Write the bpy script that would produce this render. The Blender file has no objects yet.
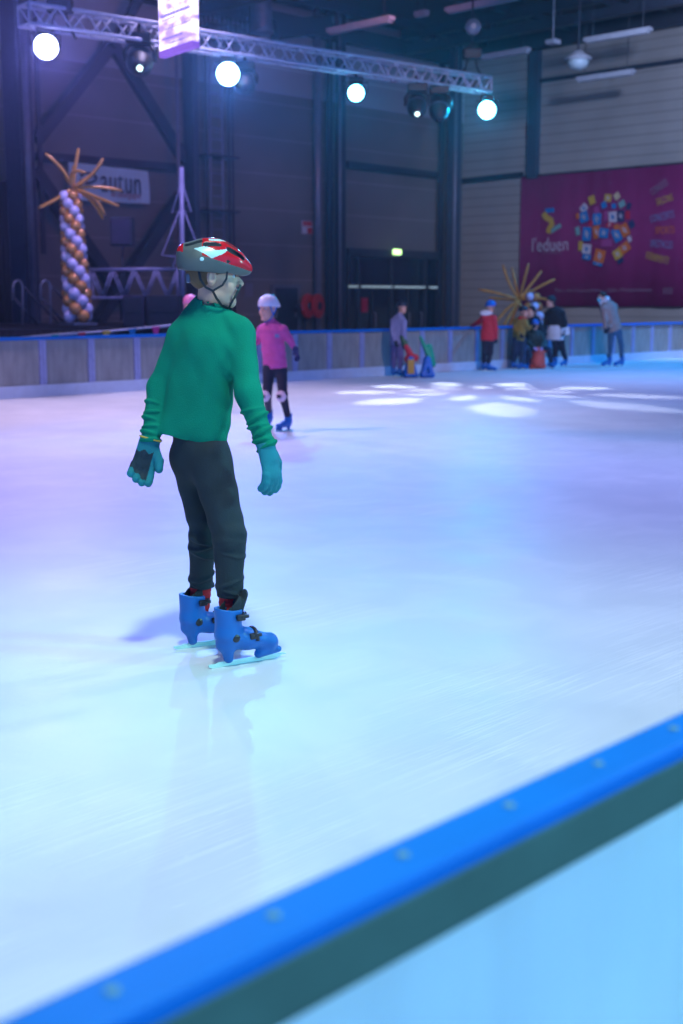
import bpy, math, random
import numpy as np
from mathutils import Vector, Matrix
random.seed(7); rng = np.random.RandomState(5)
C = bpy.context.scene.collection
V = Vector
# ------------------------------------------------------------------ camera geometry
FPX = 1250.0; CH = 1.4
PITCH = math.atan(211/FPX); AZ = math.radians(44.56)
FW = (math.cos(AZ), math.sin(AZ)); RT = (math.sin(AZ), -math.cos(AZ))
R3 = V((RT[0], RT[1], 0)); A3 = V((FW[0], FW[1], 0)); Z3 = V((0, 0, 1))
def ray(px, py):
    a = (px-341.5)/FPX; b = -(py-512)/FPX
    f = math.cos(PITCH)+b*math.sin(PITCH); u = -math.sin(PITCH)+b*math.cos(PITCH)
    return a/f, u/f
def P(px, py, d):
    a, u = ray(px, py); return V((d*(FW[0]+a*RT[0]), d*(FW[1]+a*RT[1]), CH+d*u))
def dG(px, py, z=0.0):
    return (z-CH)/ray(px, py)[1]
def PG(px, py, z=0.0): return P(px, py, dG(px, py, z))
def PY(px, py, Y):
    a, u = ray(px, py); return P(px, py, Y/(FW[1]+a*RT[1]))
def PX(px, py, X):
    a, u = ray(px, py); return P(px, py, X/(FW[0]+a*RT[0]))
FLOOR = -0.25; YW = 27.7; XW = 34.0; ZC = 9.8; YB = 16.15
# ------------------------------------------------------------------ materials
def mat(name, col, rough=.6, metal=0, vary=.12, scale=8, bump=.0, bscale=60, emit=None, estr=0, alpha=1, spec=.5, stretch=None, coat=0):
    m = bpy.data.materials.new(name); m.use_nodes = True
    nt = m.node_tree; b = nt.nodes['Principled BSDF']
    tc = nt.nodes.new('ShaderNodeTexCoord'); src = tc.outputs['Object']
    if stretch:
        mp = nt.nodes.new('ShaderNodeMapping'); mp.inputs['Scale'].default_value = stretch
        nt.links.new(src, mp.inputs[0]); src = mp.outputs[0]
    n = nt.nodes.new('ShaderNodeTexNoise'); n.inputs['Scale'].default_value = scale; n.inputs['Detail'].default_value = 4
    nt.links.new(src, n.inputs['Vector'])
    r = nt.nodes.new('ShaderNodeValToRGB')
    r.color_ramp.elements[0].position = .3; r.color_ramp.elements[1].position = .7
    r.color_ramp.elements[0].color = tuple(c*(1-vary) for c in col)+(1,)
    r.color_ramp.elements[1].color = tuple(min(1, c*(1+vary)) for c in col)+(1,)
    nt.links.new(n.outputs[0], r.inputs[0]); nt.links.new(r.outputs[0], b.inputs['Base Color'])
    b.inputs['Roughness'].default_value = rough; b.inputs['Metallic'].default_value = metal
    b.inputs['Specular IOR Level'].default_value = spec
    b.inputs['Coat Weight'].default_value = coat
    if bump:
        n2 = nt.nodes.new('ShaderNodeTexNoise'); n2.inputs['Scale'].default_value = bscale; n2.inputs['Detail'].default_value = 3
        nt.links.new(src, n2.inputs['Vector'])
        bp = nt.nodes.new('ShaderNodeBump'); bp.inputs['Strength'].default_value = bump; bp.inputs['Distance'].default_value = .01
        nt.links.new(n2.outputs[0], bp.inputs['Height']); nt.links.new(bp.outputs[0], b.inputs['Normal'])
    if emit:
        b.inputs['Emission Color'].default_value = emit+(1,); b.inputs['Emission Strength'].default_value = estr
    if alpha < 1: b.inputs['Alpha'].default_value = alpha
    return m
def clad(name, col, axis, pitch, dark=.75, rough=.6, joint=.06, col2=None, zsplit=None):
    """cladding with horizontal joints every pitch metres"""
    m = mat(name, col, rough, vary=.1, scale=.7); nt = m.node_tree; b = nt.nodes['Principled BSDF']
    base = b.inputs['Base Color'].links[0].from_socket
    g = nt.nodes.new('ShaderNodeNewGeometry'); s = nt.nodes.new('ShaderNodeSeparateXYZ'); nt.links.new(g.outputs['Position'], s.inputs[0])
    def mth(op, a, bb=None):
        n = nt.nodes.new('ShaderNodeMath'); n.operation = op
        for i, v in enumerate((a, bb)):
            if v is None: continue
            if isinstance(v, (int, float)): n.inputs[i].default_value = v
            else: nt.links.new(v, n.inputs[i])
        return n.outputs[0]
    if zsplit:
        mx0 = nt.nodes.new('ShaderNodeMix'); mx0.data_type = 'RGBA'
        nt.links.new(mth('GREATER_THAN', s.outputs['Z'], zsplit), mx0.inputs[0]); nt.links.new(base, mx0.inputs[6]); mx0.inputs[7].default_value = col2+(1,)
        base = mx0.outputs[2]
    fr = mth('FRACT', mth('DIVIDE', s.outputs['Z'], pitch))
    ln = mth('LESS_THAN', fr, joint)
    mx = nt.nodes.new('ShaderNodeMix'); mx.data_type = 'RGBA'; mx.blend_type = 'MULTIPLY'
    nt.links.new(ln, mx.inputs[0]); nt.links.new(base, mx.inputs[6]); mx.inputs[7].default_value = (dark, dark, dark, 1)
    nt.links.new(mx.outputs[2], b.inputs['Base Color'])
    return m
M = {}
def mm(k, *a, **kw): M[k] = mat(k, *a, **kw); return M[k]
mm('skin', (.68, .36, .25), .5, vary=.05, scale=20)
mm('lip', (.42, .15, .13), .4)
mm('green', (.001, .215, .125), .9, spec=.15, vary=.1, scale=6, bump=.25, bscale=180)
mm('charcoal', (.012, .022, .03), .85, vary=.2, scale=10, bump=.25, bscale=220)
mm('black', (.012, .012, .016), .55)
mm('blackcloth', (.010, .011, .018), .9, bump=.3, bscale=60)
mm('curtain', (.004, .004, .007), .95)
mm('teal', (.004, .20, .24), .8, bump=.3, bscale=200)
mm('palm', (.012, .03, .045), .8, bump=.3, bscale=200)
mm('yellow', (.65, .42, .05), .6)
mm('redsock', (.5, .012, .02), .9, bump=.4, bscale=150)
mm('boot', (.002, .13, .46), .42, vary=.06)
mm('liner', (.015, .022, .028), .9)
mm('buckle', (.02, .022, .028), .35)
mm('metal', (.5, .52, .55), .3, 1)
mm('blade', (.55, .85, .78), .4, .2)
mm('helred', (.62, .012, .02), .22, vary=.03)
mm('helgrey', (.10, .11, .105), .5)
mm('helteal', (.55, .8, .78), .3, vary=.03)
mm('eyew', (.5, .5, .5), .35); mm('iris', (.03, .02, .015), .2)
mm('hair', (.16, .085, .04), .7, bump=.5, bscale=120, stretch=(1, 1, .2))
mm('hairdark', (.03, .015, .012), .7, bump=.4, bscale=100)
mm('pink', (.62, .08, .30), .85, bump=.2)
mm('helwhite', (.75, .75, .82), .25, vary=.03)
mm('helpink', (.75, .20, .42), .35, vary=.04)
mm('helblue', (.01, .13, .55), .35, vary=.04)
mm('heldark', (.015, .02, .04), .3)
mm('bluestrap', (.02, .2, .6), .6)
mm('navy', (.02, .02, .10), .8)
mm('black2', (.012, .012, .03), .8)
mm('padwhite', (.75, .6, .68), .6)
mm('lavender', (.22, .22, .40), .9, bump=.2)
mm('lavtrouser', (.12, .10, .26), .9)
mm('redjacket', (.5, .012, .03), .7, bump=.3)
mm('white', (.7, .72, .75), .7)
mm('mustard', (.28, .20, .04), .85, bump=.3)
mm('navytrouser', (.012, .03, .07), .85)
mm('camo', (.02, .05, .055), .85, vary=.7, scale=18)
mm('mauve', (.40, .25, .48), .8)
mm('orange', (.62, .10, .07), .45)
mm('whitecloth', (.62, .68, .75), .8)
mm('beige', (.30, .22, .20), .85, bump=.25)
mm('maskblue', (.10, .62, .75), .7)
mm('jeans', (.04, .11, .20), .85, vary=.2)
mm('aidgreen', (.0, .30, .16), .45); mm('aidblue', (.005, .12, .5), .4); mm('aidyellow', (.5, .28, .03), .45); mm('aiddark', (.02, .09, .03), .5)
mm('railblue', (.0, .14, .52), .5, vary=.05, spec=.2)
mm('railgrey', (.055, .125, .11), .5, metal=.1)
mm('alu', (.30, .33, .55), .5, metal=.3)
mm('kick', (.50, .58, .72), .5, vary=.06)
mm('steeldark', (.012, .018, .034), .6)
mm('steelblue', (.03, .045, .08), .55)
mm('pipe', (.16, .17, .22), .4, metal=.3)
mm('stagealu', (.28, .26, .40), .5)
mm('trussalu', (.44, .43, .56), .5, metal=.1)
mm('gold', (.70, .30, .08), .25, metal=.3, vary=.1)
mm('goldlong', (.58, .27, .05), .3, metal=.15)
mm('pearl', (.62, .56, .78), .25)
mm('speaker', (.014, .013, .022), .7)
mm('speakergrille', (.03, .02, .05), .8)
mm('bannerwhite', (.42, .60, .75), .8, vary=.05)
mm('bannertext', (.02, .03, .06), .8); mm('bannerred', (.35, .05, .06), .8)
mm('maroon', (.17, .004, .085), .75, vary=.06, scale=2)
for k, c in dict(b_or=(.42, .10, .01), b_ye=(.38, .26, .03), b_bl=(.0, .13, .36), b_wh=(.38, .36, .42), b_na=(.01, .02, .09), b_re=(.35, .0, .03), b_pu=(.24, .03, .16), b_te=(.12, .26, .26), b_txt=(.20, .12, .18), b_ltx=(.10, .16, .32), b_cr=(.4, .33, .2)).items(): mm(k, c, .75, vary=.04)
mm('flagpink', (.7, .05, .3), .7); mm('flaggreen', (.02, .4, .22), .7); mm('flagred', (.6, .02, .03), .7); mm('flagyellow', (.6, .42, .04), .7); mm('flagblue', (.01, .25, .6), .7)
mm('cord', (.5, .5, .6), .6)
mm('concrete', (.06, .062, .07), .8, vary=.2, scale=1)
mm('roof', (.018, .022, .034), .8)
mm('doorglass', (.010, .014, .026), .12, spec=.6); mm('doorframe', (.03, .036, .05), .5)
mm('lightcol', (.11, .12, .15), .7)
mm('notice', (.16, .16, .20), .8)
mm('reel', (.45, .015, .015), .45); mm('signred', (.5, .02, .03), .6); mm('paper', (.55, .57, .62), .8)
mm('fixture', (.30, .32, .37), .5); mm('dome', (.30, .38, .42), .4); mm('duct', (.13, .15, .19), .4, metal=.5)
mm('fibre', (.42, .33, .28), .7)
mm('exit', (.1, .4, .1), .5, emit=(.55, 1, .35), estr=3)
mm('reflglow', (.4, .5, .5), .5, emit=(.55, .8, .85), estr=.32)
M['lens1'] = mat('lens1', (.8, .8, .9), .3, emit=(.45, .5, 1), estr=30)
M['lens2'] = mat('lens2', (.8, .8, .9), .3, emit=(.3, .6, 1), estr=30)
M['lens3'] = mat('lens3', (.8, .8, .9), .3, emit=(.15, .7, 1), estr=24)
M['lens4'] = mat('lens4', (.8, .8, .9), .3, emit=(.15, .75, 1), estr=28)
M['lenssmall'] = mat('lenssmall', (.8, .9, .9), .3, emit=(.7, 1, .9), estr=3)
M['wallback'] = clad('wallback', (.135, .128, .125), 'x', 1.0, 1.5, joint=.035, col2=(.27, .28, .29), zsplit=7.3)
M['wallright'] = clad('wallright', (.25, .24, .225), 'y', .30, .72, joint=.16)
# ------------------------------------------------------------------ mesh builder
class MB:
    def __init__(s): s.v = []; s.f = []; s.m = []
    def add(s, vs, fs, mi=0):
        o = len(s.v); s.v += [tuple(v) for v in vs]; s.f += [tuple(i+o for i in f) for f in fs]; s.m += [mi]*len(fs)
    def box(s, c, size, ax=None, mi=0, bev=0.0):
        c = V(c); X, Y, Z = ax or (V((1, 0, 0)), V((0, 1, 0)), V((0, 0, 1)))
        hx, hy, hz = size[0]/2, size[1]/2, size[2]/2
        b = min(bev, hx*.9, hy*.9, hz*.9)
        if b <= 0:
            vs = [c+X*(hx*i)+Y*(hy*j)+Z*(hz*k) for i in (-1, 1) for j in (-1, 1) for k in (-1, 1)]
            s.add(vs, [(0, 1, 3, 2), (4, 6, 7, 5), (0, 4, 5, 1), (2, 3, 7, 6), (0, 2, 6, 4), (1, 5, 7, 3)], mi); return
        import bmesh
        bm = bmesh.new(); bmesh.ops.create_cube(bm, size=1)
        for v in bm.verts: v.co = V((v.co.x*2*hx, v.co.y*2*hy, v.co.z*2*hz))
        bmesh.ops.bevel(bm, geom=bm.edges[:]+bm.verts[:], offset=b, segments=2, affect='EDGES', profile=.6)
        bm.verts.index_update()
        s.add([c+X*v.co.x+Y*v.co.y+Z*v.co.z for v in bm.verts], [[v.index for v in f.verts] for f in bm.faces], mi); bm.free()
    def bar(s, p, q, w, h, up=Z3, mi=0):
        p = V(p); q = V(q); d = (q-p); L = d.length; d.normalize()
        x = d.cross(V(up));
        if x.length < 1e-4: x = d.cross(V((1, 0, 0)))
        x.normalize(); z = x.cross(d).normalized()
        s.box((p+q)/2, (w, L, h), (x, d, z), mi)
    def tube(s, pts, r, n=8, mi=0, caps=True):
        pts = [V(p) for p in pts]; rs = r if isinstance(r, (list, tuple)) else [r]*len(pts)
        rings = []; prev = None
        for i, p in enumerate(pts):
            d = (pts[min(i+1, len(pts)-1)]-pts[max(i-1, 0)]).normalized()
            x = prev if prev is not None else (V((0, 0, 1)) if abs(d.z) < .9 else V((1, 0, 0)))
            x = (x-d*x.dot(d)); x.normalize(); y = d.cross(x); prev = x
            rings.append([p+(x*math.cos(2*math.pi*k/n)+y*math.sin(2*math.pi*k/n))*rs[i] for k in range(n)])
        vs = [v for rg in rings for v in rg]; fs = []
        for i in range(len(pts)-1):
            for k in range(n):
                a = i*n+k; b = i*n+(k+1) % n; fs.append((a, b, b+n, a+n))
        if caps: fs.append(tuple(range(n))[::-1]); fs.append(tuple((len(pts)-1)*n+k for k in range(n)))
        s.add(vs, fs, mi)
    def lathe(s, c, prof, n=20, ax=Z3, mi=0):
        c = V(c); ax = V(ax).normalized(); x = V((1, 0, 0)) if abs(ax.x) < .8 else V((0, 1, 0)); x = (x-ax*x.dot(ax)).normalized(); y = ax.cross(x)
        vs = []; fs = []
        for (r, h) in prof:
            for k in range(n):
                t = 2*math.pi*k/n; vs.append(c+ax*h+(x*math.cos(t)+y*math.sin(t))*max(r, 1e-4))
        for i in range(len(prof)-1):
            for k in range(n):
                a = i*n+k; b = i*n+(k+1) % n; fs.append((a, b, b+n, a+n))
        fs.append(tuple(range(n))[::-1]); fs.append(tuple((len(prof)-1)*n+k for k in range(n)))
        s.add(vs, fs, mi)
    def strip(s, pts, w, t, nrm, mi=0):
        """flat ribbon along pts, width w, thickness t, face normal nrm"""
        pts = [V(p) for p in pts]; nrm = V(nrm).normalized(); rings = []
        for i, p in enumerate(pts):
            d = (pts[min(i+1, len(pts)-1)]-pts[max(i-1, 0)]).normalized(); x = d.cross(nrm).normalized()
            rings.append([p+x*w/2+nrm*t/2, p-x*w/2+nrm*t/2, p-x*w/2-nrm*t/2, p+x*w/2-nrm*t/2])
        vs = [v for r in rings for v in r]; fs = [(3, 2, 1, 0)]
        for i in range(len(pts)-1):
            for k in range(4): fs.append((i*4+k, i*4+(k+1) % 4, i*4+4+(k+1) % 4, i*4+4+k))
        o = (len(pts)-1)*4; fs.append((o, o+1, o+2, o+3)); s.add(vs, fs, mi)
    def prism(s, poly, n, t, mi=0):
        """polygon of world points extruded by -n*t"""
        poly = [V(p) for p in poly]; n = V(n).normalized(); k = len(poly)
        vs = poly+[p-n*t for p in poly]
        fs = [tuple(range(k)), tuple(range(2*k-1, k-1, -1))]+[(i, i+k, (i+1) % k+k, (i+1) % k) for i in range(k)]
        s.add(vs, fs, mi)
    def build(s, name, mats, parent=None, smooth=False): return link(name, s.v, s.f, mats, parent, s.m, smooth)
BASES = {}
def link(name, vs, fs, mats, parent=None, mi=None, smooth=False):
    arr = np.array([tuple(v) for v in vs], dtype=np.float64) if not isinstance(vs, np.ndarray) else vs
    if parent is not None: base = BASES[parent.name]
    else:
        lo = arr.min(0); hi = arr.max(0); base = V(((lo[0]+hi[0])/2, (lo[1]+hi[1])/2, lo[2]))
    arr = arr-np.array(tuple(base))
    me = bpy.data.meshes.new(name)
    if isinstance(fs, np.ndarray):
        me.vertices.add(len(arr)); me.vertices.foreach_set('co', arr.astype(np.float32).ravel())
        me.loops.add(fs.size); me.loops.foreach_set('vertex_index', fs.astype(np.int32).ravel())
        me.polygons.add(len(fs)); me.polygons.foreach_set('loop_start', np.arange(0, fs.size, 4, dtype=np.int32))
        me.update(calc_edges=True)
    else: me.from_pydata(arr.tolist(), [], fs)
    if not isinstance(mats, (list, tuple)): mats = [mats]
    for m in mats: me.materials.append(M[m] if isinstance(m, str) else m)
    if mi is not None and len(mats) > 1: me.polygons.foreach_set('material_index', np.array(mi, dtype=np.int32))
    if smooth: me.polygons.foreach_set('use_smooth', np.ones(len(me.polygons), dtype=bool))
    me.validate(); me.update()
    o = bpy.data.objects.new(name, me); C.objects.link(o)
    if parent is not None: o.parent = parent; BASES[o.name] = base
    else: o.location = base; BASES[o.name] = base
    return o
def thing(name, label, cat, loc, group=None):
    o = bpy.data.objects.new(name, None); C.objects.link(o); o.location = loc; o.empty_display_size = .1
    BASES[o.name] = V(loc); return tag(o, label, cat, group)
def tag(o, label=None, cat=None, group=None, kind=None):
    if label: o['label'] = label
    if cat: o['category'] = cat
    if group: o['group'] = group
    if kind: o['kind'] = kind
    return o
def struct(o): o['kind'] = 'structure'; return o
# ------------------------------------------------------------------ implicit surfaces (surface nets)
class SDF:
    def __init__(s, cell=.006, k=.02): s.c = cell; s.k = k; s.ops = []
    def cone(s, a, b, ra, rb, k=None, sub=False, fr=None, ratio=1):
        """tapered capsule; fr=(lateral,front,up) and ratio flatten it front to back"""
        a = np.array(tuple(a)); b = np.array(tuple(b)); R = None
        if fr: R = np.array([tuple(x) for x in fr])
        r = max(ra, rb); lo = np.minimum(a, b)-r; hi = np.maximum(a, b)+r
        s.ops.append(['c', a, b, ra, rb, R, ratio, lo, hi, s.k if k is None else k, sub]); return s
    def ell(s, c, r, fr=None, k=None, sub=False):
        c = np.array(tuple(c)); R = np.array([tuple(x) for x in fr]) if fr else np.eye(3); m = max(r)
        s.ops.append(['e', c, np.array(r, float), None, None, R, 1, c-m, c+m, s.k if k is None else k, sub]); return s
    def cut(s, p, n, rad=9):
        """remove what lies on the n side of p (within rad)"""
        s.ops.append(['p', np.array(tuple(p)), np.array(tuple(V(n).normalized())), rad]); return s
    def fold(s, fn): s.ops.append(['f', fn]); return s
    @staticmethod
    def dist(op, X, Y, Z):
        if op[0] == 'c':
            a, b, ra, rb, R, ratio = op[1:7]
            p = [X-a[0], Y-a[1], Z-a[2]]; ba = b-a
            if R is not None:
                p = [R[i][0]*p[0]+R[i][1]*p[1]+R[i][2]*p[2] for i in range(3)]; ba = R@ba
                p[1] = p[1]/ratio; ba = ba*np.array([1, 1/ratio, 1])
            h = np.clip((p[0]*ba[0]+p[1]*ba[1]+p[2]*ba[2])/max(ba@ba, 1e-9), 0, 1)
            d = np.sqrt((p[0]-ba[0]*h)**2+(p[1]-ba[1]*h)**2+(p[2]-ba[2]*h)**2)-(ra+(rb-ra)*h)
            return d*(ratio if ratio < 1 else 1)
        c, r, R = op[1], op[2], op[5]
        p = [X-c[0], Y-c[1], Z-c[2]]; q = [R[i][0]*p[0]+R[i][1]*p[1]+R[i][2]*p[2] for i in range(3)]
        k0 = np.sqrt(sum((q[i]/r[i])**2 for i in range(3))); k1 = np.sqrt(sum((q[i]/r[i]**2)**2 for i in range(3)))
        return k0*(k0-1)/np.maximum(k1, 1e-6)
    def mesh(s):
        c = s.c
        pr = [o for o in s.ops if o[0] in 'ce' and not o[10]]
        lo = np.min([o[7] for o in pr], 0)-3*c-.01; hi = np.max([o[8] for o in pr], 0)+3*c+.01
        n = np.ceil((hi-lo)/c).astype(int)+1
        ax = [lo[i]+c*np.arange(n[i]) for i in range(3)]
        D = np.full(n, 1.0, dtype=np.float32)
        for o in s.ops:
            if o[0] in 'ce':
                mg = o[9]+3*c
                i0 = np.clip(((o[7]-mg-lo)/c).astype(int), 0, n-1); i1 = np.clip(((o[8]+mg-lo)/c).astype(int)+2, 1, n)
                sl = tuple(slice(i0[i], i1[i]) for i in range(3))
                X, Y, Z = np.meshgrid(*[ax[i][sl[i]] for i in range(3)], indexing='ij', sparse=True)
                d = s.dist(o, X, Y, Z); E = D[sl]; k = max(o[9], 1e-5)
                if o[10]:
                    h = np.clip(.5-.5*(E+d)/k, 0, 1); D[sl] = E*(1-h)+(-d)*h+k*h*(1-h)
                else:
                    h = np.clip(.5+.5*(E-d)/k, 0, 1); D[sl] = E*(1-h)+d*h-k*h*(1-h)
            elif o[0] == 'p':
                X, Y, Z = np.meshgrid(*ax, indexing='ij', sparse=True)
                pl = (X-o[1][0])*o[2][0]+(Y-o[1][1])*o[2][1]+(Z-o[1][2])*o[2][2]
                if o[3] < 9: pl = np.where((X-o[1][0])**2+(Y-o[1][1])**2+(Z-o[1][2])**2 < o[3]**2, pl, -9)
                D = np.maximum(D, pl).astype(np.float32)
            else:
                X, Y, Z = np.meshgrid(*ax, indexing='ij', sparse=True)
                D = (D+np.where(np.abs(D) < .04, o[1](X, Y, Z), 0)).astype(np.float32)
        return nets(D, lo, c)
def nets(D, lo, c):
    ins = D < 0; n = np.array(D.shape)-1
    cnt = np.zeros(n, np.int8)
    for i in (0, 1):
        for j in (0, 1):
            for k in (0, 1): cnt += ins[i:i+n[0], j:j+n[1], k:k+n[2]]
    mask = (cnt > 0) & (cnt < 8); ci = np.argwhere(mask); N = len(ci)
    idx = np.full(n, -1, np.int64); idx[mask] = np.arange(N)
    acc = np.zeros((N, 3)); w = np.zeros(N)
    co = [(i, j, k) for i in (0, 1) for j in (0, 1) for k in (0, 1)]
    for a in co:
        for b in co:
            if sum(b)-sum(a) != 1 or any(y < x for x, y in zip(a, b)): continue
            da = D[ci[:, 0]+a[0], ci[:, 1]+a[1], ci[:, 2]+a[2]]; db = D[ci[:, 0]+b[0], ci[:, 1]+b[1], ci[:, 2]+b[2]]
            m = (da < 0) != (db < 0); t = np.where(m, da/np.where(m, da-db, 1), 0)
            acc += m[:, None]*(np.array(a)+t[:, None]*(np.array(b)-np.array(a))); w += m
    vs = lo+(ci+acc/w[:, None])*c
    fs = []
    for ax in range(3):
        o = [0, 1, 2]; o.remove(ax); u, v = o
        s0 = [slice(1, -1)]*3; s0[ax] = slice(0, -1); s1 = list(s0); s1[ax] = slice(1, None)
        A = ins[tuple(s0)]; B = ins[tuple(s1)]
        e = np.argwhere(A != B); fl = A[A != B]
        base = e.copy(); base[:, u] += 1; base[:, v] += 1
        def cell(du, dv):
            q = base.copy(); q[:, u] -= du; q[:, v] -= dv; return idx[q[:, 0], q[:, 1], q[:, 2]]
        q = np.stack([cell(1, 1), cell(0, 1), cell(0, 0), cell(1, 0)], 1)
        if ax == 1: fl = ~fl
        q[~fl] = q[~fl][:, ::-1]
        fs.append(q)
    f = np.concatenate(fs); f = f[(f >= 0).all(1)]
    return vs, f
def sdf_obj(name, S, mats, parent, classify=None):
    vs, fs = S.mesh(); mi = None
    if classify is not None: mi = classify(vs[fs].mean(1))
    return link(name, vs, fs, mats, parent, mi, True)
def nz(p): return V(p).normalized()
# ------------------------------------------------------------------ people
class Fr:
    def __init__(s, o, f, u=Z3, sc=1.0):
        s.o = V(o); s.f = nz(f); u = V(u); s.l = nz(u.cross(s.f)); s.u = nz(s.f.cross(s.l)); s.s = sc
    def __call__(s, x, y, z): return s.o+(s.f*x+s.l*y+s.u*z)*s.s
    def ax(s): return (s.f, s.l, s.u)
    def loc(s, c):
        q = c-np.array(tuple(s.o)); return [(q@np.array(tuple(a)))/s.s for a in s.ax()]
def head_prims(S, H):
    s = H.s; A = H.ax()
    S.ell(H(-.012, 0, .035), [.093*s, .074*s, .082*s], A, k=.02*s)
    S.ell(H(.032, 0, -.03), [.058*s, .058*s, .078*s], A, k=.03*s)
    S.cone(H(.0, .028, -.07), H(.066, .006, -.098), .036*s, .021*s, k=.02*s); S.cone(H(.0, -.028, -.07), H(.066, -.006, -.098), .036*s, .021*s, k=.02*s)
    for y in (-1, 1): S.ell(H(.055, .034*y, -.035), [.03*s, .024*s, .028*s], A, k=.015*s)
    S.cone(H(.078, -.03, .022), H(.078, .03, .022), .013*s, .013*s, k=.015*s)
    for y in (-1, 1): S.ell(H(.096, .031*y, .003), [.014*s, .017*s, .011*s], A, k=.012*s, sub=True)
    S.cone(H(.085, 0, .008), H(.108, 0, -.026), .008*s, .0115*s, k=.01*s)
    for y in (-1, 1): S.ell(H(.098, .012*y, -.03), [.011*s, .009*s, .008*s], A, k=.006*s)
    S.cone(H(.086, -.018, -.056), H(.086, .018, -.056), .0085*s, .0085*s, k=.006*s); S.ell(H(.090, 0, -.056), [.009*s, .012*s, .006*s], A, k=.006*s)
    S.cone(H(.083, -.016, -.067), H(.083, .016, -.067), .0085*s, .0085*s, k=.006*s)
    for y in (-1, 1):
        S.ell(H(-.008, .074*y, -.008), [.018*s, .011*s, .032*s], A, k=.008*s); S.ell(H(-.004, .086*y, -.006), [.010*s, .008*s, .018*s], A, k=.004*s, sub=True)
def arm_frame(u, n):
    u = nz(u); n = V(n); n = nz(n-u*n.dot(u)); return u, n, u.cross(n)
def hand_prims(S, w, u, n, s, ex=0.0, side=1, curl=.6):
    u, n, v = arm_frame(u, n); v = v*side
    S.cone(w+u*.01*s, w+u*.075*s, .030*s+ex, .036*s+ex, k=.012*s, fr=(v, n, u), ratio=.48)
    L = [.062, .070, .066, .052]
    for i in range(4):
        a = curl*(1+.12*i); b = w+u*.082*s+v*(.029-.0195*i)*s
        d1 = u*math.cos(a*.5)+n*math.sin(a*.5)+v*(.10-.07*i); d2 = u*math.cos(a*1.35)+n*math.sin(a*1.35)+v*(.06-.04*i)
        d3 = u*math.cos(a*2)+n*math.sin(a*2)
        p1 = b+d1*L[i]*.45*s; p2 = p1+d2*L[i]*.33*s; p3 = p2+d3*L[i]*.26*s
        S.cone(b, p1, .0095*s+ex, .009*s+ex, k=.004*s); S.cone(p1, p2, .009*s+ex, .0085*s+ex, k=.003*s); S.cone(p2, p3, .0085*s+ex, .0075*s+ex, k=.003*s)
    t0 = w+u*.022*s+v*.026*s; t1 = t0+(u*.72+v*.62+n*.25)*.036*s; t2 = t1+(u*.9+v*.25+n*.35)*.030*s
    S.cone(t0, t1, .014*s+ex, .0115*s+ex, k=.008*s); S.cone(t1, t2, .0115*s+ex, .009*s+ex, k=.003*s)
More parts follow.
